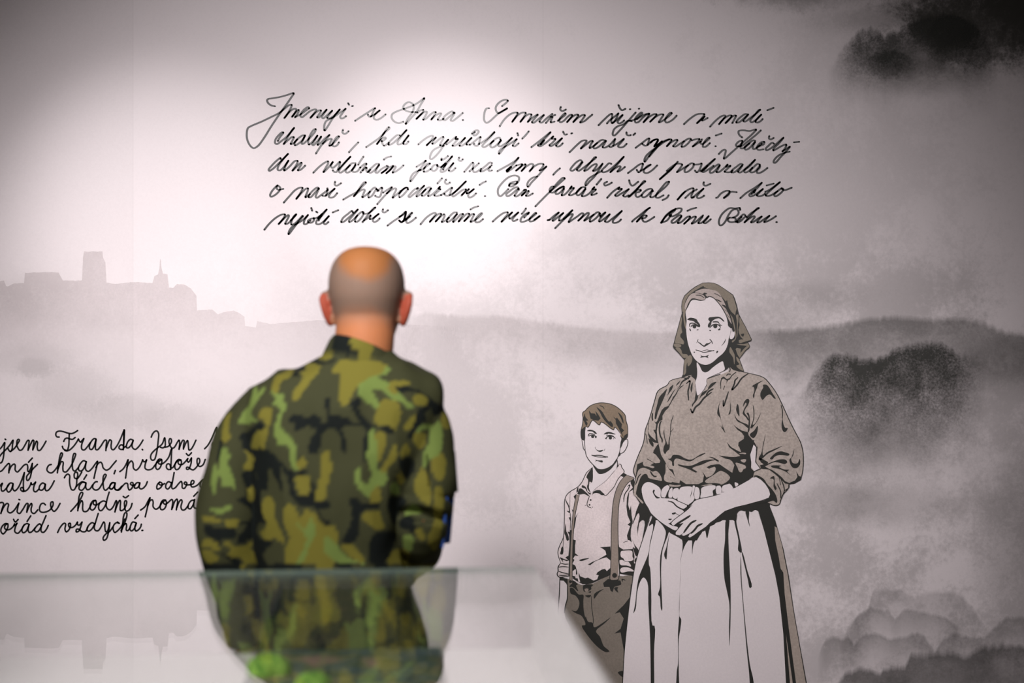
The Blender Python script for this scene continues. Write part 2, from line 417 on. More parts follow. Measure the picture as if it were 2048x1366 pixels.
INK_A = '''
# line1
R 480 170 6.827
480,291 425,278 382,243 370,208 390,190 440,182 540,165 640,138 733,112 690,185 610,300 530,412 430,560 330,720 245,832 188,862 145,835 102,755 92,670 108,590 150,562 300,498 420,440 530,385 610,322 670,275 705,272 695,312 645,400 605,452
612,445 665,378 725,330 762,325 768,342 745,388 710,434
716,430 762,370 798,340 803,352 780,402 750,442
755,436 830,400 905,345 943,318 930,302 888,325 840,378 825,422 845,440 890,410 960,355 1030,332 1042,340 1010,390 960,450
968,442 1030,380 1085,345 1105,350 1080,400 1055,440 1075,445 1130,390 1182,338
1182,338 1140,400 1118,440 1135,455 1190,412 1258,352
1258,352 1215,410 1192,448 1215,458 1290,415 1362,335
1362,335 1310,395 1250,480 1195,570 1155,622 1150,560 1175,495 1255,452 1340,395 1442,325
1442,325 1395,390 1368,432 1380,455 1410,452 1450,424
1475,248 1490,270
1525,290 1545,286
1570,490 1660,430 1760,366 1845,315 1825,350 1808,390 1790,428 1765,432 1745,402
1785,430 1850,395 1908,348 1875,368 1835,415 1828,455 1862,475 1920,455 1990,400
R 760 170 6.827
320,500 260,520 200,502 160,452 165,402 215,367 330,325 450,280 530,235 605,180 560,260 495,372 425,450 350,533 378,462 440,375 462,305 445,258 392,234 345,258 317,302 340,342 410,367 490,370
510,380 545,350 590,340 592,355 550,410 495,465
500,460 560,402 625,362 640,368 620,420 590,474 625,462 680,410 745,366 760,372 735,420 698,475
704,468 760,415 825,385 835,392 810,435 790,472 815,482 870,462
1005,378 985,360 930,388 880,430 862,470 885,480 940,440 1018,376 992,430 965,478 985,492 1050,450 1132,380
1128,476 1136,480
1665,290 1720,245 1745,215 1725,202 1670,212 1608,258 1580,308 1588,358 1618,385 1660,368 1735,318
1735,322 1670,355 1618,388 1560,440 1500,494 1455,517 1425,488 1420,425 1435,350 1458,320 1492,318
R 1000 170 6.827
-5,565 55,475 135,402 205,376 240,382 215,435 165,505 230,425 300,378 350,382 325,438 277,505 340,432 400,397 428,405 405,465 378,505
384,500 450,442 515,404 480,450 438,508 455,518 530,462 600,408 570,450 540,500 565,515 640,452 715,394
755,408 700,432 668,470 625,520
690,435 715,438 700,475 695,510 745,500
788,490 850,442 895,402 890,386 848,420 810,475 822,508 870,490 920,438 965,406 985,412 960,455 915,507 980,440 1045,404 1068,410 1045,452 1000,507 1060,450 1135,408 1158,414 1125,470 1095,512 1150,495 1205,450 1260,405
830,300 822,333 850,356 900,335
1345,550 1430,465 1505,400 1528,395 1530,440 1518,490 1532,522 1580,470 1616,388
1460,525 1500,480 1560,435 1612,392
1532,522 1590,480 1675,408 1640,455 1605,505 1625,525 1665,510 1695,484
1852,376 1795,440 1725,520 1640,615 1560,690 1540,680 1555,610 1605,565 1690,535 1745,490 1800,495
1770,490 1850,468 1905,428 1942,388 1932,375 1890,405 1842,470 1852,512 1890,505 1945,450 2000,405 2035,400
1618,275 1640,322 1668,345 1712,325
1770,332 1782,330
1892,324 1904,322
R 1280 170 6.827
-45,470 20,425 90,395 125,392 110,430 48,508 120,440 195,398 225,402 200,440 138,502 205,440 285,400 318,405 290,455 258,508 290,500 350,460 410,412 432,384 415,378 370,425 342,480 358,512 405,500 460,462 500,418
600,535 690,455 780,400 855,394 878,400 850,445 778,522 840,468 882,430 852,465 850,485 925,450
955,570 1030,490 1110,428 1160,416 1165,428 1130,475 1078,536 1150,455 1225,415 1250,420 1225,465 1168,520 1230,455 1290,416 1310,420 1290,465 1260,520
1475,405 1440,396 1390,425 1330,480 1315,512 1350,510 1420,455 1478,402 1435,455 1412,492 1435,500 1500,455 1590,385 1640,338 1625,340 1570,405 1505,488 1520,510 1580,480 1655,405
1655,405 1605,455 1575,500 1600,513 1640,497 1675,465
1738,345 1825,312
# line2
R 530 240 6.827
175,288 200,240 250,172 235,168 185,210 145,265 138,315 165,328 220,290 300,225 385,125 398,108 370,140 320,215 255,330
262,322 320,270 370,232 392,235 375,280 352,328 390,318 440,265
540,210 515,210 450,255 405,310 410,345 450,328 515,270 548,210 520,270 500,320 515,328 570,285 640,215 690,145 692,125 670,130 620,200 590,290 600,335 625,320 680,260 715,215
715,215 670,290 645,335 660,345 715,290 768,225 735,290 720,340 750,322 820,250 880,205
880,205 830,270 770,345 695,458
790,325 850,275 900,255 912,262 890,310 880,352 905,345
905,345 960,290 1010,225 990,225 940,290 920,345 945,360 985,345 1010,305
1065,135 1058,170 1085,190 1115,178 1142,152
1275,305 1220,360 1145,442
1380,372 1470,310 1560,245 1640,165 1700,112 1690,98 1650,140 1590,240 1528,330 1585,265 1640,238 1650,250 1610,285 1595,290 1625,350 1690,310
1842,210 1810,205 1750,250 1690,315 1690,338 1740,322 1830,240 1935,135 1870,215 1810,305 1815,332 1860,325 1920,270 1960,212
1960,212 1905,280 1890,325 1925,330 1960,292
# line3
215,535 210,520 160,555 95,620 50,680 60,695 110,665 190,590 260,520 315,462 240,545 180,635 175,680 205,688 260,640 320,555 285,615 262,690 330,640 410,560 445,560 430,610 375,692 430,640 495,582 500,595 470,650 450,688 485,680 550,622
660,720 740,640 820,580 860,565 862,590 830,650 798,712 860,655 925,575
925,575 900,625 920,655 960,630 1025,570 1005,650 975,710 940,705 925,685
1000,680 1080,590 1168,500 1105,570 1030,660 1010,705 1030,720 1090,680 1160,620
1240,590 1190,590 1130,650 1100,700 1120,720 1180,690 1235,610 1225,640 1190,690 1210,710 1260,700 1300,650
1345,500 1300,565 1272,612
1300,650 1370,595 1385,600 1360,640 1305,718
1335,690 1385,650 1385,690 1400,712 1440,680
1560,600 1520,600 1470,640 1415,700 1435,722 1490,690 1560,610 1525,670 1510,715 1530,722 1590,670 1665,625
1680,630 1650,680 1590,725 1640,690 1710,640 1750,625
1750,630 1700,690 1655,728 1700,690 1770,630 1785,640 1755,690 1745,718 1780,705 1840,665 1892,618
1620,542 1665,512 1725,498
R 810 240 6.827
# line2
180,335 250,275 330,225 375,215 385,225 350,285 295,346 360,290 420,240
420,240 385,295 375,325 400,318 470,260 520,230 525,245 490,310 480,345 510,340 590,270
590,270 530,345 480,420 410,500 360,535 342,525 350,470 390,410 470,368 530,352
565,335 630,285 700,228 690,260 720,258 680,310 650,350 680,352 750,305 820,245
820,245 770,310 745,350 775,352 840,305 908,245
908,245 860,300 840,335 885,335
885,340 950,290 1030,230 1022,270 1005,330 985,352 950,345 942,322
1010,330 1110,265 1220,165
1222,168 1160,240 1080,320 1055,355 1075,372 1130,345 1210,285
1305,270 1290,242 1240,255 1180,315 1165,355 1185,375 1230,360 1310,280 1290,310 1275,350 1300,360 1370,320 1460,245
1460,245 1400,315 1330,410 1285,462 1285,430 1320,390 1400,345 1525,262
1525,262 1490,315 1472,350 1495,360 1520,345 1552,318
912,190 950,150 990,140 1005,155 995,180 960,210 940,210 935,190 955,165
1535,178 1545,212
1690,155 1645,210 1600,255
# line3
155,640 220,600 285,555 250,610 190,690 130,770 75,838 75,800 105,740 150,705 215,680
205,690 260,660 310,620 340,595 300,600 260,670 258,705 290,705 350,670
440,610 400,615 365,655 368,685 400,695 440,660 440,615
440,625 490,640 560,580 645,495 580,585 510,660 485,690 495,710 540,700 600,650 660,590
490,650 560,590 540,640 520,680
660,590 620,650 600,690 625,702 660,685 690,655
500,525 498,548 540,530 590,490
740,512 732,545 760,560 792,535
808,710 870,640 925,582 935,600 925,660 940,710 970,710 1040,665
1010,590 960,635 880,702
1190,590 1160,580 1110,620 1050,670 1030,700 1060,700 1130,660 1185,615
1165,640 1140,680 1150,695 1190,688
1260,700 1340,655 1430,605 1500,560 1550,515 1500,580 1420,660 1390,690 1395,708 1440,680 1520,620
1385,690 1450,640 1400,700
1520,620 1600,605 1570,650 1515,692 1590,630 1645,605 1630,650 1590,698 1650,640 1720,600 1750,608 1740,650 1700,702
1710,690 1770,630 1840,598 1890,605 1880,640 1838,690
1838,690 1870,680 1930,635 1870,700 1800,780 1730,850 1680,912 1668,890 1685,840 1740,790 1805,770
R 1050 240 6.827
# line2 tri nasi synove
85,372 180,300 250,245 350,165 290,235 210,310 178,345 200,360 260,330 385,225
205,340 260,275 250,300 220,330
385,225 365,255 415,258 375,310 335,345 350,358 410,325 505,250
505,250 450,315 425,350 445,363 480,352 515,318
520,160 545,200 575,195
630,185 645,180
608,440 625,425 700,350 780,285 830,278 840,285 810,330 762,390 840,330 905,285 925,290 900,330 882,382 930,360 985,315
1100,280 1050,272 990,310 935,365 945,388 1000,370 1075,305 1105,285 1080,330 1060,370 1085,378 1150,345 1230,260
1230,260 1215,310 1205,345 1175,370 1150,365
1205,355 1280,310 1350,258 1300,320 1270,355 1285,372 1340,368 1388,325
1385,170 1390,200 1420,212 1445,205
1480,205 1505,182
1510,380 1590,320 1680,255 1695,252 1690,290 1665,345 1635,350 1600,325
1675,340 1740,285 1800,262 1815,270 1790,320 1770,352 1800,345 1870,292
1870,292 1810,360 1730,440 1680,510 1635,570 1630,545 1655,490 1730,420 1830,350 1900,300 1970,265
# line3 tmy , abych se
385,748 430,700 478,660
785,580 760,548 710,570 650,630 620,680 640,695 700,660 780,575 750,630 710,680 730,695 800,650 890,580 970,510 955,508 900,570 820,670 810,695 850,680 920,620 970,600 980,610 955,660 930,695 960,690 1030,630 1058,598
1058,598 1010,680 950,770 880,840 830,895 825,870 860,810 930,760 1050,695
1180,600 1150,590 1100,635 1050,690 1060,712 1110,705 1180,660 1280,570 1350,500 1300,560 1240,630 1165,712 1230,660 1290,630 1305,640 1280,680 1262,705 1295,695 1365,640
1405,725 1480,670 1560,610 1608,595 1600,640 1580,690 1550,715 1525,680
1580,695 1650,655 1715,610 1670,630 1620,690 1625,715 1665,725 1730,690 1805,620
1840,810 1900,760 1980,690 2060,600
R 1310 240 6.827
# line2
-60,310 -20,275 35,265 40,280 5,340 -10,360 20,350 95,295
95,295 40,360 -20,430 -80,500
30,350 120,290 205,262 225,272 200,310 160,360 220,305 290,270 305,275 280,320 248,358 280,362 340,325 395,290
490,260 470,252 420,275 370,330 365,365 400,360 460,310 490,265
500,280 560,262 605,260 600,280 570,310 515,362 580,320 625,295
640,265 620,310 640,330 690,300 745,245 730,242 690,280 655,335 655,365 690,365 750,315
828,212 910,185
822,358 832,358
1190,238 1160,215 1140,180 1145,150 1200,140 1290,150 1380,130 1330,190 1230,280 1150,350 1050,440 940,530 955,470 965,415 945,405 905,430 870,465
1445,142 1370,210 1270,290 1180,355 1110,355 1105,340 1150,290 1190,285 1180,330 1165,375 1185,388 1230,370 1290,320
1370,285 1340,278 1280,320 1225,375 1235,405 1280,390 1365,300 1340,350 1335,385 1350,398 1400,370 1460,320
1400,370 1440,350 1485,330 1490,300 1460,300 1410,340 1390,385 1410,408 1480,400
1560,220 1555,250 1580,265 1620,245
1625,325 1600,310 1550,350 1510,395 1520,412 1560,400 1640,340 1755,240 1690,320 1620,390 1615,415 1650,400 1720,360 1790,335 1780,380 1740,428
1740,428 1780,405 1840,365 1790,430 1720,500 1640,585 1620,580 1625,550 1680,490 1760,450 1840,432
1895,305 1970,298
# line3 postarala
310,570 240,650 150,730 65,808
160,695 220,645 290,600 350,598 370,610 340,660 300,712 340,690 400,650 450,620
530,600 500,590 440,630 405,680 410,712 450,705 520,640 530,600
530,610 600,605 635,595 620,650 600,690 570,715 545,690
620,700 700,630 820,530 750,600 670,670 640,700 660,712 720,680 800,625
660,690 720,620 690,660
885,620 870,605 810,640 750,695 755,722 800,710 880,625 860,670 840,710 870,712 940,660 990,610
990,610 970,640 1030,625 990,665 950,705 970,712 1020,712 1060,690
1200,610 1170,600 1110,640 1050,690 1045,715 1090,710 1190,620 1160,670 1135,705 1160,718 1240,660 1365,545
1365,545 1290,630 1220,690 1225,715 1270,705 1330,650
1430,610 1400,600 1350,640 1300,700 1310,715 1360,705 1430,630
1430,610 1430,650 1395,690 1395,722 1430,722 1490,690 1535,655
# line4
R 520 340 6.827
240,210 210,235 160,295 138,345 150,365 200,345 260,290 278,250 262,225 235,215 230,255 255,270 320,258
325,445 400,360 480,275 550,240 580,245 570,280 535,340 495,395 560,320 630,255 655,252 650,290 620,372 680,330
800,250 785,238 730,275 680,330 665,370 690,372 750,310 805,250 780,310 760,365 775,380 830,345 930,270
920,250 915,310 890,355 850,350
900,350 950,310 1020,255 960,320 940,365 965,378 1010,365 1055,315
1025,160 1022,200 1045,215 1108,180
1135,405 1220,355 1320,300 1400,220 1445,172 1430,165 1390,205 1320,310 1280,360 1350,295 1415,265 1430,275 1410,330 1398,372 1450,340 1500,295
1590,260 1570,238 1530,265 1480,340 1485,375 1530,350 1590,265 1620,285
1600,290 1665,240 1660,300 1635,365 1600,368 1570,350
1680,310 1740,270 1800,235 1750,300 1680,375 1600,468
1730,320 1800,270 1845,250 1860,260 1830,330 1812,378 1860,340 1920,285
2020,245 1990,240 1930,285 1895,345 1905,372 1950,345 2020,265
R 800 340 6.827
110,265 95,240 50,260 -10,320
230,260 245,245 200,265 140,325 115,360 130,372 180,335 260,270 330,215
330,215 270,290 225,345 230,362 290,320 350,265
425,255 405,235 360,255 305,320 300,350 330,350 425,250 395,310 385,355 420,345 490,290 545,230
545,230 525,255 550,262 500,310 470,345 490,358 560,340
560,345 630,295 710,240 695,285 680,330 655,352 620,345 605,325
510,185 575,112
630,130 612,165 640,192 685,170
680,345 750,300 830,220 900,155 830,230 740,310 712,345 725,362 790,320 860,270 900,265 890,290 838,350
845,340 900,290 940,262
940,262 910,320 960,300 1010,260 950,310 930,350 945,375 990,362 1040,318
1085,205 1130,175 1175,155
1155,358 1166,356
1490,210 1500,185 1560,160 1600,160 1590,185 1540,220 1510,225 1490,215 1510,190 1590,185 1625,130 1620,95 1570,75 1490,95 1410,160 1345,245 1335,290 1345,340 1370,358 1410,330 1480,260
1625,270 1605,235 1560,245 1490,295 1450,335 1465,358 1510,340 1620,250 1590,310 1565,350 1585,362 1640,330 1700,270
1690,275 1720,270 1700,310 1660,350 1720,300 1755,285 1755,300 1720,350 1745,355 1815,320
# line5 se mame
-10,640 60,600 80,568 75,620 50,690 20,710 -10,690
50,690 110,650 165,585 150,590 100,650 85,700 100,725 150,705 220,650
280,742 360,650 440,595 480,585 490,598 460,640 405,710 480,635 540,595 560,600 540,640 485,705 550,640 600,605 610,620 585,680 572,710 620,690 670,650
780,580 740,580 690,620 645,680 645,710 690,690 780,600 745,650 725,710 780,660 830,605 860,600 845,630 800,705 870,635 920,595 945,600 920,650 875,700 940,640 990,600 1010,605 985,660 965,708 1010,690 1070,650 1120,595 1115,588 1080,610 1030,680 1035,712 1080,710 1135,670
960,540 1010,512 1070,495
1265,705 1350,630 1420,585 1470,578 1470,600 1430,650 1385,708 1450,650 1530,580
1530,580 1490,630 1500,665 1550,630 1615,580
1615,580 1560,640 1535,680 1550,698 1605,675
1720,525 1690,570 1662,600
1750,600 1760,580 1700,610 1650,670 1650,705 1680,708 1750,680 1820,630 1860,590 1850,585 1810,620 1770,670 1775,702 1820,695 1870,660 1910,628
1695,650 1740,600
2020,685 2048,680
R 1070 340 6.827
# farar rikal
5,497 100,400 180,320 270,240 370,150 405,115 385,105 330,150 260,230 205,290 200,270 225,230 255,225
200,300 240,310 300,270 390,225
400,235 385,225 330,250 280,310 290,330 340,310 395,250 375,310 365,345 400,338 460,280 500,225
500,225 480,255 530,245 480,310 465,340 490,345 570,305 630,240
690,240 660,232 600,265 565,320 580,345 620,330 690,255 660,310 640,355 670,358 740,320 810,235
810,235 785,265 830,265 785,310 770,340 800,338 845,318
905,122 840,200
985,160 945,185 955,212 1000,200 1050,172
985,380 1060,300 1155,235 1135,260 1185,258 1130,310 1095,345 1110,358 1180,320 1280,262
1280,262 1225,320 1205,350 1230,365 1280,345
1285,140 1300,190 1330,215 1410,160
1275,368 1350,300 1440,210 1505,155 1490,150 1430,220 1360,300 1290,365
1360,300 1400,270 1445,275 1420,300 1380,310 1375,350 1400,370 1460,340
1610,290 1590,258 1540,265 1480,310 1455,350 1475,372 1520,360 1605,275 1580,330 1575,368 1610,370 1700,300 1800,210 1830,160 1800,165 1730,240 1660,330 1650,370 1680,380 1755,345
1825,345 1800,380 1740,412
1945,405 2000,345 2048,295
# upnout k Panu
-10,680 60,630
170,685 195,680 260,625 325,580 275,635 240,680 245,695 310,645 385,588
385,588 340,640 330,690 370,680 430,620 510,550
510,550 440,630 370,700 275,795
390,670 460,620 510,600 515,610 480,670 460,712 510,680 570,640 640,590 660,595 650,630 590,692 660,630 720,585 735,590 720,630 672,692 740,650 800,610
885,590 860,575 810,605 755,665 750,705 790,690 860,630 885,590 890,625
890,640 930,600 960,580 910,640 875,690 880,705 950,660 1020,605
1020,605 980,660 955,700 985,712 1060,660 1185,560
1185,560 1120,630 1065,690 1065,718 1100,722 1150,700 1175,675
1325,705 1350,680 1440,610 1520,545 1570,515 1550,525 1480,600 1390,705 1440,660 1490,620 1525,625 1500,655 1465,660 1480,700 1510,708 1570,680 1630,640
1720,720 1780,640 1860,570 1920,530
R 1300 340 6.827
# ze v teto
380,402 450,320 530,265 590,250 590,290 565,350 570,380 600,370
640,265 560,310 480,382
590,370 660,310 730,255
730,255 670,320 640,365 655,385 700,375 740,350
735,168 730,195 755,215 825,188
900,380 920,375 970,320 1040,285 1085,290 1080,310 1008,382 1070,340 1100,300 1185,303
1232,385 1320,310 1420,250 1525,175
1525,175 1460,250 1380,310 1355,340 1370,360 1420,345 1500,290 1540,260
1385,330 1440,270 1420,310
1540,260 1490,310 1460,345 1480,358 1530,350 1570,325
1590,212 1690,185
1572,300 1640,265 1775,165 1700,230 1610,310 1580,345 1600,355 1650,345 1740,290
1795,250 1740,290 1695,340 1710,360 1760,335 1815,280 1815,255 1795,250 1830,275 1935,242
# Panu Bohu
155,720 220,620 310,550 400,522 430,530 425,560 370,605 290,635 265,620 340,550
160,718 230,690 290,610
430,625 410,615 350,650 295,700 300,722 340,715 430,630 395,690 380,725 420,715 510,640 545,635 530,670 465,735 540,670 610,635 625,640 600,690 570,732 620,710 700,640 725,620
715,640 680,690 660,725 700,722 800,630
800,630 755,690 730,715 750,728 790,705 830,672
510,558 560,535 632,515
1230,545 1225,520 1160,525 1090,520 1020,565 965,630 940,710 955,755 985,750 1030,700 1075,610 1130,545 1190,540 1210,580 1190,620 1130,650 1085,650
1130,650 1165,660 1165,700 1120,712 1080,705 1060,680 1075,660
1170,710 1210,690 1250,640
1305,625 1280,605 1235,640 1190,690 1195,715 1240,695 1300,640 1320,640
1320,650 1380,590 1450,545 1485,520 1470,520 1420,570 1350,650 1290,715 1360,660 1420,630 1430,640 1395,690 1380,715 1410,710 1480,660 1525,635
1525,635 1480,685 1465,715 1490,715 1560,670 1630,625
1630,625 1580,680 1560,710 1590,705 1660,670 1720,630
1722,712 1734,712
# line5 nejiste dobe
R 520 340 6.827
60,815 130,730 220,650 300,608 340,608 330,645 255,738 330,660 385,615 395,625 365,690 345,735 380,730 440,670 495,605
420,690 480,625 495,605 465,630 430,700 430,745 470,735 530,680 580,625
590,630 530,700 460,790 390,878 400,830 440,775 500,735 590,680 655,615
655,615 610,680 600,735 625,740 690,690
730,660 700,665 655,695 660,715 700,720 735,690 735,655
735,665 800,640 910,540
910,540 840,630 770,700 770,735 810,740 860,710 940,630
790,660 850,600 800,690
940,630 890,690 870,725 890,742 935,710
700,518 712,555
765,568 785,580
992,580 1070,548
1270,580 1255,560 1200,600 1130,660 1110,710 1140,708 1210,650 1335,540
1335,540 1280,610 1215,690 1220,710 1260,690 1330,620
1410,590 1400,570 1350,600 1305,660 1300,705 1330,705 1400,630 1415,580
1415,600 1480,590 1575,512 1560,515 1500,580 1400,712
1420,690 1480,650 1510,620 1500,670 1540,660 1620,600
1620,600 1560,650 1540,690 1560,710 1600,695 1635,660
1680,535 1675,570 1700,580 1750,548
1740,760 1820,700 1910,640 1990,570 1980,630 1960,690 1930,715 1900,690
1960,700 2020,660 2048,635
'''
